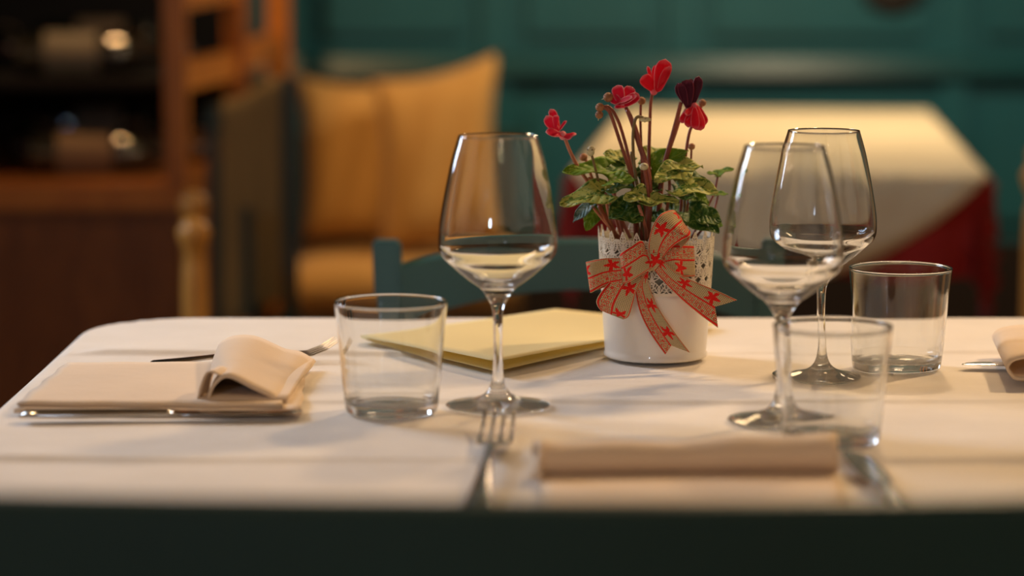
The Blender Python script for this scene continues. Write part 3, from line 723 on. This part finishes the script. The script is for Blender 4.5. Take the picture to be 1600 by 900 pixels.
# leaf stalks
for q, m_, r_ in ((((948, 266, .0), (958, 300, -.004), (968, 335, -.002), (985, 372, .0)), 'stem_pink', .0013),
        (((935, 322, -.012), (945, 342, -.016), (960, 362, -.010), (968, 374, -.004)), 'stem_pink', .0012),
        (((946, 303, -.02), (950, 330, -.018), (958, 360, -.010), (965, 374, -.004)), 'stem_pink', .0012),
        (((960, 300, -.012), (964, 325, -.010), (970, 350, -.006), (975, 372, .0)), 'stem_pink', .0011),
        (((998, 320, -.03), (1004, 340, -.03), (1009, 358, -.02), (1010, 374, -.008)), 'stem_pink', .0014),
        (((1016, 250, .02), (1015, 300, -.01), (1013, 330, -.02), (1012, 372, -.01)), 'stem', .0013),
        (((1070, 285, .0), (1070, 310, .0), (1068, 340, .0), (1060, 372, .0)), 'stem_green', .0013),
        (((1122, 272, .03), (1116, 300, .028), (1104, 326, .020), (1080, 372, .01)), 'stem', .0009),
        (((1122, 304, .03), (1118, 320, .028), (1113, 336, .020), (1085, 374, .01)), 'stem', .0009),
        (((1045, 262, .0), (1046, 300, .0), (1040, 340, .0), (1035, 374, .0)), 'stem_pink', .0012),
        (((985, 262, .012), (990, 300, .01), (995, 340, .0), (1000, 374, .0)), 'stem_green', .0012)):
    stem(q, r_, r_*1.2, m_, 'leaf_stalk')

def c1(cx, cy, d=0): return (840+cx/3, 80+cy/3, d)
def flower(center, petals, m, stalk, sm='stem', r=.0014):
    p = PL(*c1(*center)); mb = MB(); mb.ball(p, .0032, (1, 1, 1.2)); fl = mb.build('flower', M[m if m != 'petal_dark' else 'petal_dark'], plant)
    for (b0, t0, wp, h, cup) in petals:
        rows, uvs = blade(PL(*c1(*b0)), PL(*c1(*t0)), wp/3/SP, h, kind='petal', cup=cup, droop=.10, wav=.03, seed=random.random()*6)
        q = MB(); q.grid(rows, uvs); q.build('petal', M[m], fl, solid=.0005)
    s = cat_rom([PL(*c1(*q)) for q in stalk], 5); n = len(s)
    q = MB(); q.tube(s, [r*(.85+.35*i/(n-1)) for i in range(n)], 8); q.build('flower_stalk', M[sm], fl)
# F1 left, pink red
flower((118, 395, -.004), [((125, 400, -.006), (40, 375, -.010), 62, (.2, -.75, .9), .12), ((118, 392, -.002), (168, 392, -.014), 66, (.3, -.9, .5), -.12),
        ((100, 380, .0), (40, 305, -.004), 66, (-.5, -.9, .2), .2), ((98, 375, .002), (62, 272, .0), 50, (.3, -1, .1), .25),
        ((100, 375, -.006), (134, 325, -.008), 22, (0, -.6, .8), .2), ((85, 360, -.008), (90, 300, -.010), 40, (.5, -1, .1), -.2)], 'petal_pink',
       ((125, 400, -.004), (150, 465, .0), (185, 535, .004), (240, 620, .0), (290, 720, -.008), (345, 835, -.006), (395, 885, .0)), 'stem_pink', .0017)
# F2
flower((405, 245, -.008), [((400, 255, -.008), (440, 165, -.004), 70, (.2, -.8, .6), .2), ((395, 250, -.012), (372, 160, -.010), 74, (-.4, -.9, .4), .18),
        ((390, 250, -.016), (462, 205, -.020), 60, (-.1, -.7, .9), .16), ((370, 245, -.014), (440, 215, -.024), 48, (0, -.7, .8), .1), ((405, 258, -.012), (476, 200, -.010), 56, (.4, -.9, .3), .15),
        ((395, 250, -.014), (345, 215, -.010), 60, (-.3, -.9, .6), .15), ((410, 262, -.016), (362, 262, -.022), 26, (0, -.8, .6), .2)], 'petal_pink',
       ((412, 260, -.010), (440, 330, -.010), (468, 420, -.014), (495, 500, -.018), (522, 580, -.022), (528, 700, -.020), (520, 830, -.006), (515, 885, 0)), 'stem', .0018)
# F3 top heart
flower((545, 185, .004), [((560, 190, .0), (600, 40, -.006), 98, (.25, -1, .1), .10), ((555, 188, .002), (492, 118, -.002), 76, (-.35, -1, .3), -.12), ((560, 185, .004), (560, 60, .006), 60, (-.5, -1, 0), .2),
        ((565, 190, .002), (622, 75, -.010), 64, (.6, -.9, .1), -.15), ((540, 160, .004), (516, 70, .006), 20, (0, -1, 0), .2)], 'petal_red',
       ((540, 185, .006), (530, 250, .010), (526, 340, .012), (522, 470, .012), (520, 640, .006), (510, 885, .002)), 'stem', .0014)
# F4 dark
flower((705, 250, -.002), [((705, 260, -.004), (655, 150, .0), 60, (-.5, -.9, .1), .15), ((705, 262, -.008), (700, 135, -.012), 78, (.0, -1, .1), -.12), ((720, 262, -.004), (760, 118, -.002), 62, (.4, -.9, .1), .12),
        ((712, 262, .002), (720, 128, .006), 60, (.1, -1, 0), .1), ((700, 262, -.010), (668, 150, -.012), 48, (-.2, -1, .1), .12)], 'petal_dark',
       ((672, 240, -.004), (655, 310, -.002), (628, 410, .0), (598, 520, .002), (575, 650, .002), (560, 885, .002)), 'stem', .0019)
# F5 red below the dark one
flower((735, 262, -.004), [((735, 255, -.006), (705, 355, -.014), 62, (-.2, -.9, .5), .15), ((740, 252, -.006), (765, 370, -.012), 76, (.2, -1, .3), -.15), ((725, 262, -.006), (672, 335, -.010), 50, (-.4, -.9, .4), .15),
        ((745, 255, -.002), (790, 345, -.002), 56, (.6, -.9, .1), .1), ((735, 262, -.012), (740, 365, -.018), 50, (0, -1, .3), .12), ((720, 265, -.006), (700, 300, -.014), 40, (-.2, -1, .4), .2)], 'petal_red',
       ((695, 270, .0), (668, 320, .002), (648, 380, .002), (620, 460, .004), (590, 560, .004), (565, 885, .004)), 'stem_pink', .0012)
def bud(c, r, m, stalk=None, sm='stem', sc=(1, 1, 1), spike=None, rs=.0011):
    p = PL(*c1(*c)); mb = MB(); mb.ball(p, r, sc, 14); o = mb.build('bud', M[m], plant)
    if spike:
        q = MB(); q.tube([p, PL(*c1(*spike))], [.0006, .0002], 6); q.build('bud_tip', M['bud_pale'], o)
    for k in range(5):   # sepals
        a = k*2*pi/5; q = MB(); d = Vector((math.cos(a), math.sin(a), .4)).normalized()
        rows, uvs = blade(p+Vector((0, 0, -r*.9)), p+d*r*1.15, r*.9, d+Vector((0, 0, .3)), kind='petal', cup=-.1, nu=5, nv=4); q.grid(rows, uvs); q.build('sepal', M[sm], o, solid=.0003)
    if stalk:
        s = cat_rom([PL(*c1(*q)) for q in stalk], 5); q = MB(); q.tube(s, rs, 8); q.build('bud_stalk', M[sm], o)
bud((331, 216, -.012), .0040, 'bud', None, spike=(300, 226, -.012))
bud((292, 263, -.014), .0036, 'bud', ((300, 262, -.014), (330, 275, -.014), (352, 320, -.014), (385, 420, -.014), (412, 500, -.014), (435, 575, -.012), (450, 700, -.010), (460, 885, 0)), sm='stem', rs=.0015)
bud((289, 298, -.014), .0033, 'bud', ((296, 270, -.012), (335, 262, -.010), (375, 320, -.008), (408, 420, -.008), (432, 520, -.010), (445, 600, -.010), (470, 885, 0)), spike=(284, 325, -.014), rs=.0014)
bud((487, 233, .01), .0034, 'bud', ((484, 240, .01), (482, 330, .01), (486, 450, .01), (490, 600, .008), (490, 885, .004)), rs=.0011)
bud((503, 320, -.016), .0026, 'bud_pale', ((495, 312, -.016), (470, 308, -.016), (455, 330, -.016), (447, 400, -.016), (450, 500, -.018), (462, 600, -.018), (480, 690, -.016), (500, 885, 0)), sm='stem_green', sc=(1.9, .9, .8), spike=(532, 326, -.016), rs=.0013)
bud((250, 468, -.010), .0036, 'bud_pale', ((252, 480, -.010), (268, 540, -.012), (285, 610, -.012), (300, 680, -.010), (330, 800, -.006), (360, 885, 0)), sm='stem_green', sc=(.9, .9, 1.25), rs=.0011)
bud((772, 243, .008), .0033, 'bud', ((770, 250, .008), (735, 330, .008), (712, 380, .008), (695, 480, .008), (680, 620, .006), (660, 885, .004)), rs=.0013)
bud((722, 447, .004), .0029, 'bud', ((721, 455, .004), (719, 510, .004), (712, 620, .004), (690, 885, .002)), rs=.0009)
bud((498, 541, -.026), .0034, 'bud_pale', ((500, 552, -.026), (512, 620, -.026), (522, 700, -.024), (525, 885, -.004)), sm='stem', sc=(1.1, 1, .9), rs=.0013)
bud((215, 497, .012), .0034, 'bud', ((225, 505, .012), (250, 580, .010), (290, 680, .008), (380, 885, .004)), sm='stem_pink', rs=.0013)
# extra thick flower stalks rising through the middle
for q, m_, r_ in ((((420, 275, -.010), (455, 350, -.014), (480, 440, -.016), (505, 520, -.018), (500, 640, -.014), (490, 885, 0)), 'stem', .0018),
                  (((440, 470, -.006), (452, 560, -.008), (470, 640, -.012), (480, 700, -.012), (520, 885, 0)), 'stem_green', .0014),
                  (((240, 590, .0), (275, 640, .0), (330, 690, .0), (400, 885, 0)), 'stem_pink', .0014),
                  (((255, 725, -.016), (300, 780, -.016), (350, 840, -.010), (380, 885, 0)), 'stem_pink', .0013)):
    stem([c1(*p_) for p_ in q], r_, r_*1.1, m_)

# ------------------------------------------------------------------ chairs
def chair(label, cx, y, zt, wd, m, face=1, posth=.025, arch=.024, tilt=0, rz=0, name='wooden_chair', railh=.05, pw=.028):
    """back plane at y, chair faces -Y*face (face=1: towards the viewer)"""
    t = thing(name, label, 'chair')
    zr_ = zt-posth
    for s in (-1, 1):
        mb = MB(); x = s*(wd/2-pw/2)
        mb.loft([[(x+dx*s*0+a*pw/2-s*ins, yy+b2*.012, z) for a, b2 in ((-1, -1), (1, -1), (1, 1), (-1, 1))] for z, yy, ins, dx in ((0, -.02*face, .0, 0), (.45, .0, .010, 0), (.6, .005*face, .008, 0), (zt, .03*face, .0, 0))])
        mb.build('back_post', m, t, smooth=False, bevel=.003)
        mb = MB(); mb.loft([[(x+a*.017, -.38*face+b2*.017, z) for a, b2 in ((-1, -1), (1, -1), (1, 1), (-1, 1))] for z in (0, .42)]); mb.build('front_leg', m, t, smooth=False, bevel=.003)
        mb = MB(); mb.box(x-.01, x+.01, -.375 if face > 0 else 0, 0 if face > 0 else .375, .2, .225); mb.build('stretcher', m, t, smooth=False)
    def rail(z_of, h_of, bow, nm, yoff=0.0):
        mb = MB(); loops = []
        for i in range(17):
            u = -1+2*i/16; x = u*(wd/2-pw*.9); z1 = z_of(u); z0 = z1-h_of(u); yy = (.028*(z1/zt)+bow*(1-u*u))*face+yoff
            loops.append([(x, yy-.009, z0), (x, yy-.009, z1-.003), (x, yy-.005, z1), (x, yy+.005, z1), (x, yy+.009, z1-.003), (x, yy+.009, z0)])
        mb.loft(loops); mb.build(nm, m, t, smooth=False)
    rail(lambda u: zr_+arch*(1-u*u), lambda u: railh+.010*u*u, .015, 'top_rail')
    rail(lambda u: .62, lambda u: .04, .01, 'back_rail')
    mb = MB(); mb.box(-wd/2+.005, wd/2-.005, min(0, -.4*face), max(0, -.4*face), .425, .45); mb.build('seat', m, t, smooth=False, bevel=.008)
    t.location = (cx, y, 0); t.rotation_euler = (0, 0, rz); return t
YC = 2.47
zt = PY(605, 375, YC+.03).z; xl = PY(582, 375, YC+.03).x; xr = PY(1228, 375, YC+.03).x
chair('teal painted wooden chair behind the table, its back top showing past the menu', (xl+xr)/2, YC, zt, xr-xl, M['teal'], face=1, posth=.024, arch=.024, rz=0)
YN = 1.20
znear = PY(800, 808, YN-.03-.043).z
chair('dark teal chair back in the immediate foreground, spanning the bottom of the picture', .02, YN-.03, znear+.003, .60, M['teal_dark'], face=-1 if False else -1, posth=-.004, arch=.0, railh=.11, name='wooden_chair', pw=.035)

# ------------------------------------------------------------------ far table
t = thing('dining_table', 'dining table beyond the cyclamen under ivory and red cloths', 'table', (.48, 4.5, 0))
nlx, nly = P(893, 268).x, P(893, 268).y; nr = P(1543, 272); wdt = nr.x-nlx; ROT = -.10; ln = 1.46
def T2(x, y): c, s = math.cos(ROT), math.sin(ROT); return (nlx+x*c-y*s, nly+x*s+y*c)
b = MB(); b.loft([[(*T2(x, y), z) for x, y in ((.01, .01), (wdt-.01, .01), (wdt-.01, ln-.01), (.01, ln-.01))] for z in (TZ-.035, TZ-.006)]); b.build('tabletop', M['brown_wood'], t, smooth=False)
for x in (.09, wdt-.09):
    for y in (.09, ln-.09):
        b = MB(); b.loft([[(T2(x, y)[0]+a*.025, T2(x, y)[1]+c*.025, z) for a, c in ((-1, -1), (1, -1), (1, 1), (-1, 1))] for z in (0, TZ-.036)]); b.build('leg', M['brown_wood'], t, smooth=False)
red = drape(nlx, nlx+wdt, nly, nly+ln, TZ-.003, .155, cr=.03, br=.012, nx=60, ny=110, wave=.009, waven=22, rot=ROT, pivot=(nlx, nly))
tag(red.build('tablecloth', M['red_cloth']), 'deep red undercloth hanging from the far table below the ivory cloth', 'tablecloth')
top = MB(); rows = []
for i in range(61):
    v = i/60; row = []
    for j in range(41):
        u = j/40; dr = .165*max(0, math.sin(pi*u))**.8
        Ltot = ln+dr; s_ = -dr+Ltot*v      # s<0 hangs over the near edge
        x = wdt*u
        if s_ >= 0: p = (*T2(x, s_), TZ+.001+.0012*math.sin(x*22)*math.sin(s_*15))
        else:
            a_ = min(-s_/.014, pi/2); out = .016*math.sin(a_)+.003; dn = .016*(1-math.cos(a_))+max(0, -s_-.014*pi/2)
            p = (*T2(x, -out-.010-.006*math.sin(x*21+1)*min(1, -s_/.06)), TZ+.001-dn)
        row.append(p)
    rows.append(row)
top.grid(rows); tag(top.build('tablecloth', M['far_cloth'], solid=.002), 'ivory cloth on the far table with a shaded triangular flap in front', 'tablecloth')

# ------------------------------------------------------------------ bench with cushions
def cushion(label, cs, Y, th, m, lean=.10, group=None, name='cushion'):
    """cs: four corners px (tl,tr,br,bl)"""
    q = [PY(*c_, Y) for c_ in cs]; rowsf = []; rowsb = []; n = 18
    for i in range(n+1):
        v = i/n; rf = []; rb = []
        for j in range(n+1):
            u = j/n; p = q[0].lerp(q[1], u).lerp(q[3].lerp(q[2], u), v)
            U, V = 2*u-1, 2*v-1
            pin = Vector(((-U)*.020*(1-V*V)*1, 0, (V)*.020*(1-U*U)))     # edges curve inwards between the corners
            k = ((1-U**4)*(1-V**4))**.55
            yy = lean*(1-v)
            wr = .006*math.sin(U*7+V*3)*k
            rf.append((p.x+pin.x, p.y+yy-th*k/2+wr, p.z+pin.z)); rb.append((p.x+pin.x, p.y+yy+th*k/2+.0, p.z+pin.z))
        rowsf.append(rf); rowsb.append(rb[::-1])
    mb = MB(); mb.grid(rowsf); mb.grid([r_[::-1][::-1] for r_ in rowsb]); o = mb.build(name, M[m] if isinstance(m, str) else m)
    return tag(o, label, 'cushion', group)
cushion('large mustard linen cushion standing at the right of the bench, top corner raised', ((575, 128), (780, 82), (790, 396), (592, 398)), 4.95, .13, 'tan', group='cushions on the bench')
cushion('mustard linen cushion in the middle of the bench, overlapped by the larger one', ((452, 116), (632, 128), (645, 386), (470, 384)), 5.06, .12, 'tan', group='cushions on the bench')
bench = thing('bench', 'teal wooden bench by the panelled wall holding the mustard cushions', 'bench', (-.25, 5.1, 0))
bx0, bx1 = -.455, .02
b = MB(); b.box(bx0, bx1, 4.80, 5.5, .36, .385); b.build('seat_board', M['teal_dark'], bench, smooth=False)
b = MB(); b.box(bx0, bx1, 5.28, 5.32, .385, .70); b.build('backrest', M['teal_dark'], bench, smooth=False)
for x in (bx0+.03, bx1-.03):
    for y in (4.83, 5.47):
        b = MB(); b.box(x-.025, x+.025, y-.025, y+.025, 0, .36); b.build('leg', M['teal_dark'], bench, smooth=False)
pz = PY(530, 415, 4.78).z
b = MB(); rows = []
for i in range(9):
    rows.append([(bx0+.03+(bx1-bx0-.03)*j/12, 4.79+.46*i/8, pz-.012*(abs(j/6-1)**4+abs(i/4-1)**4)) for j in range(13)])
bot = [[(p[0], p[1], .388) for p in r_] for r_ in rows]
b.grid(rows); b.grid([r_[::-1] for r_ in bot]); b.grid([rows[0][::-1], bot[0][::-1]]); b.grid([rows[-1], bot[-1]]); b.grid([[r_[0] for r_ in rows], [r_[0] for r_ in bot]]); b.grid([[r_[-1] for r_ in rows][::-1], [r_[-1] for r_ in bot][::-1]])
tag(b.build('seat_pad', M['tan']), 'mustard seat pad lying on the bench below the cushions', 'cushion')
# teal side chair with pale cover, left of the cushions
Yq = 4.15
t = thing('covered_chair', 'teal chair left of the bench with a dim tan cloth over its back', 'chair', (PY(400, 300, Yq).x, Yq, 0))
def pbox(px0_, px1_, py0_, py1_, Y, dpt): 
    a, c = PY(px0_, py0_, Y), PY(px1_, py1_, Y); mb = MB(); mb.box(a.x, c.x, Y, Y+dpt, c.z, a.z); return mb
for (u0, u1, yy, v0) in ((322, 347, Yq+.02, 165), (440, 466, Yq, 120)):
    mb = pbox(u0, u1, v0, 500, yy, .03); zb = PY(u0, 500, yy).z; mb.build('back_post', M['teal_dark'], t, smooth=False, bevel=.003)
    a, c = PY(u0, 500, yy), PY(u1, 500, yy); mb = MB(); mb.box(a.x, c.x, yy, yy+.03, 0, zb); mb.build('rear_leg', M['teal_dark'], t, smooth=False)
    mb = MB(); mb.box(a.x, c.x, yy-.36, yy-.33, 0, .42); mb.build('front_leg', M['teal_dark'], t, smooth=False)
pbox(378, 396, 325, 500, Yq-.012, .012).build('slat', M['teal_dark'], t, smooth=False)
a, c = PY(322, 300, Yq), PY(466, 300, Yq); mb = MB(); mb.box(a.x, c.x, Yq-.37, Yq+.02, .42, .45); mb.build('seat', M['teal_dark'], t, smooth=False)
rows = []
for i in range(15):
    v = i/14; rows.append([])
    for j in range(15):
        u = j/14; p = PY(348+92*u, 155-34*u+(500-150)*v+6*math.sin(u*6), Yq+.012+.010*math.sin(u*9+v*2)*v); rows[-1].append(p)
mb = MB(); mb.grid(rows); mb.build('back_cover', M['tan_pale'], t, solid=.012)

# ------------------------------------------------------------------ shelving unit and cabinet at left
YS = 4.2
unit = thing('wooden_shelf_unit', 'orange varnished shelf unit holding dark bottles over the brown cabinet', 'shelf', (-.8, 4.7, 0))
zpl0, zpl1 = PY(100, 329, YS).z, PY(100, 287, YS).z
x_in = PY(255, 200, YS).x; x_out = PY(290, 200, YS).x
mb = MB(); mb.box(-1.35, x_out, YS, YS+.03, zpl0, zpl1); mb.build('shelf_front', M['orange_wood'], unit, smooth=False, bevel=.003)
mb = MB(); mb.box(-1.35, x_out-.01, YS+.031, 5.45, zpl0+.01, zpl1-.004); mb.build('shelf_board', M['brown_wood'], unit, smooth=False)
zup = PY(100, 120, YS+.2).z
for (u0, u1, Y) in ((255, 290, YS), (350, 384, 4.69), (416, 452, 5.4)):
    a, c = PY(u0, 100, Y), PY(u1, 100, Y); mb = MB(); mb.box(a.x, c.x, Y, Y+.035, zpl1-.001 if Y == YS else 0, 1.7); mb.build('upright', M['orange_wood'], unit, smooth=False, bevel=.003)
def rung(pA, YA, pB, YB, hp):
    a, c = PY(*pA, YA), PY(*pB, YB); mb = MB(); h = hp
    mb.loft([[(p.x-.013, p.y, p.z-h), (p.x+.013, p.y, p.z-h), (p.x+.013, p.y, p.z), (p.x-.013, p.y, p.z)] for p in (a, c)]); mb.build('side_rail', M['orange_wood'], unit, smooth=False, bevel=.002)
rung((278, 97, ), YS+.036, (360, 80), 4.688, .050)
rung((372, 72), 4.726, (430, 50), 5.398, .050)
rung((278, -25), YS+.036, (360, -38), 4.688, .045)
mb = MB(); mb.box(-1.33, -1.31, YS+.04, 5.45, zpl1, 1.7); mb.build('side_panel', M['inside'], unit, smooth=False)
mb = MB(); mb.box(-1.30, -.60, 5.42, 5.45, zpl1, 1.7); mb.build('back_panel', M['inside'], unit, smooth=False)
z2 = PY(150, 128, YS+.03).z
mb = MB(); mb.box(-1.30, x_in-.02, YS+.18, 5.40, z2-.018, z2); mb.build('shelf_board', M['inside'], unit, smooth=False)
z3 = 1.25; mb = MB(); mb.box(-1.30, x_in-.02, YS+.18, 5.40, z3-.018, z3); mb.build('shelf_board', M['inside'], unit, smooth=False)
cab = thing('brown_cabinet', 'dark brown wooden cabinet below the bottle shelves at the left edge', 'cabinet', (-.8, 4.7, 0))
mb = MB(); mb.box(-1.34, x_out-.012, YS+.03, 5.4, .06, zpl0-.001); mb.build('body', M['brown_wood'], cab, smooth=False)
mb = MB(); mb.box(-1.32, x_out-.03, YS+.05, 5.3, 0, .06); mb.build('plinth', M['inside'], cab, smooth=False)
for x0_, x1_ in ((-1.33, -.955), (-.95, x_out-.02)):
    mb = MB(); mb.box(x0_, x1_, YS+.008, YS+.03, .08, zpl0-.018); d = mb.build('door', M['brown_wood'], cab, smooth=False, bevel=.003)
    mb = MB(); mb.box(x0_+.06, x1_-.06, YS+.002, YS+.008, .14, zpl0-.075); mb.build('door_panel', M['brown_wood'], d, smooth=False, bevel=.002)
    mb = MB(); mb.ball((x1_-.03 if x0_ < -1 else x0_+.03, YS-.006, .38), .012); mb.build('knob', M['iron'], d)
# bottles lying on the shelves
def bottle(label, px, py, Y, ang, zsh, lab, L=.30, R=.037, foil=True):
    t = thing('wine_bottle', label, 'bottle', (0, 0, 0), 'bottles lying on the shelves')
    s = 1; pf = [(0, 0), (R*.9, 0), (R, .006), (R, .19), (R*.93, .205), (R*.55, .228), (.0145, .245), (.0135, .29), (.0155, .292), (.0155, .30), (0, .30)]
    mb = MB(); mb.lathe([(a, b2) for a, b2 in pf], 32); o = mb.build('glass_body', M['bottle'], t)
    mb = MB(); mb.lathe([(R+.0005, .05), (R+.0008, .052), (R+.0008, .14), (R+.0005, .142)], 32); mb.build('label_band', M[lab], t)
    mb = MB(); mb.lathe([(.0155, .262), (.0162, .262), (.0170, .30), (.0, .302)], 24); mb.build('foil_cap', M['foil'], t)
    p = PY(px, py, Y); t.location = (p.x, p.y, zsh+R+.001); t.rotation_euler = (pi/2, 0, ang); return t
zA = zpl1-.004
bottle('lower shelf bottle, its paper label facing out next to the orange upright', 45, 235, YS+.20, pi/2+.12, zA, 'label')
bottle('lower shelf bottle with its neck pointing at the viewer, near the left edge', 50, 190, YS+.60, .12, zA, 'label2')
bottle('upper shelf bottle next to the orange upright, pale label', 25, 80, YS+.24, pi/2+.10, z2, 'label2')
bottle('upper shelf bottle with its neck pointing at the viewer, cut by the left edge', 5, 60, YS+.64, .2, z2, 'label')
bottle('lower shelf bottle behind the others, neck to the left', 230, 180, YS+.92, -pi/2+.1, zA, 'label2')
bottle('upper shelf bottle behind the others, neck to the left', 235, 60, YS+.92, -pi/2+.05, z2, 'label')

# ------------------------------------------------------------------ honey chair seen from the side, left
def turned_post(mb, x, y, z0, z1, r=.017):
    pf = [(r*.8, z0), (r, z0+.1), (r, z1-.09), (r*.9, z1-.06), (r*.65, z1-.045), (r*1.1, z1-.03), (r*1.3, z1-.015), (r*.8, z1), (0.0005, z1+.003)]
    mb.lathe(pf, 20, (x, y, 0))
def side_chair(label, px, pytop, Y, sgn, m, rz):
    p = PY(px, pytop, Y); t = thing('ladder_back_chair', label, 'chair', (p.x, Y, 0))
    for k, dy in enumerate((0, .36)):
        mb = MB(); turned_post(mb, p.x, Y+dy, 0, p.z); mb.build('back_post', m, t)
        mb = MB(); mb.tube([(p.x+sgn*.36, Y+dy, 0), (p.x+sgn*.36, Y+dy, .44)], .015, 10); mb.build('front_leg', m, t)
        mb = MB(); mb.tube([(p.x, Y+dy, .2), (p.x+sgn*.36, Y+dy, .2)], .009, 8); mb.build('stretcher', m, t)
    for z in (p.z-.10, p.z-.22):
        mb = MB(); mb.loft([[(p.x-.006, y, z-.03), (p.x+.006, y, z-.03), (p.x+.006, y, z+.03), (p.x-.006, y, z+.03)] for y in (Y+.012, Y+.35)]); mb.build('back_slat', m, t, smooth=False)
    mb = MB(); a, c = sorted((p.x, p.x+sgn*.38)); mb.box(a, c, Y-.005, Y+.365, .43, .45); mb.build('seat', m, t, smooth=False, bevel=.006)
    t.rotation_euler = (0, 0, rz); return t
side_chair('honey coloured wooden chair with knobbed post in front of the brown cabinet', 303, 343, 3.25, 1, M['honey_wood'], .125)
side_chair('honey coloured wooden chair just entering at the right edge', 1622, 255, 3.3, 1, M['honey_wood'], -.22)
# dark hanging ornament on the wall
p = PY(1400, -30, Y1-.06)
mb = MB(); n = 28; pr_ = []
t = thing('wall_ornament', 'dark round hanging on the teal wall at the top edge, above the far table', 'ornament', (p.x, Y1-.05, p.z))
mb.lathe([(0, 0), (.055, .002), (.075, .012), (.08, .022), (.06, .024), (0, .024)], 36); o = mb.build('plate', M['iron'], t)
o.matrix_parent_inverse = Matrix.Identity(4); o.rotation_euler = (pi/2, 0, 0); o.location = (0, .049-.024+.024, 0)
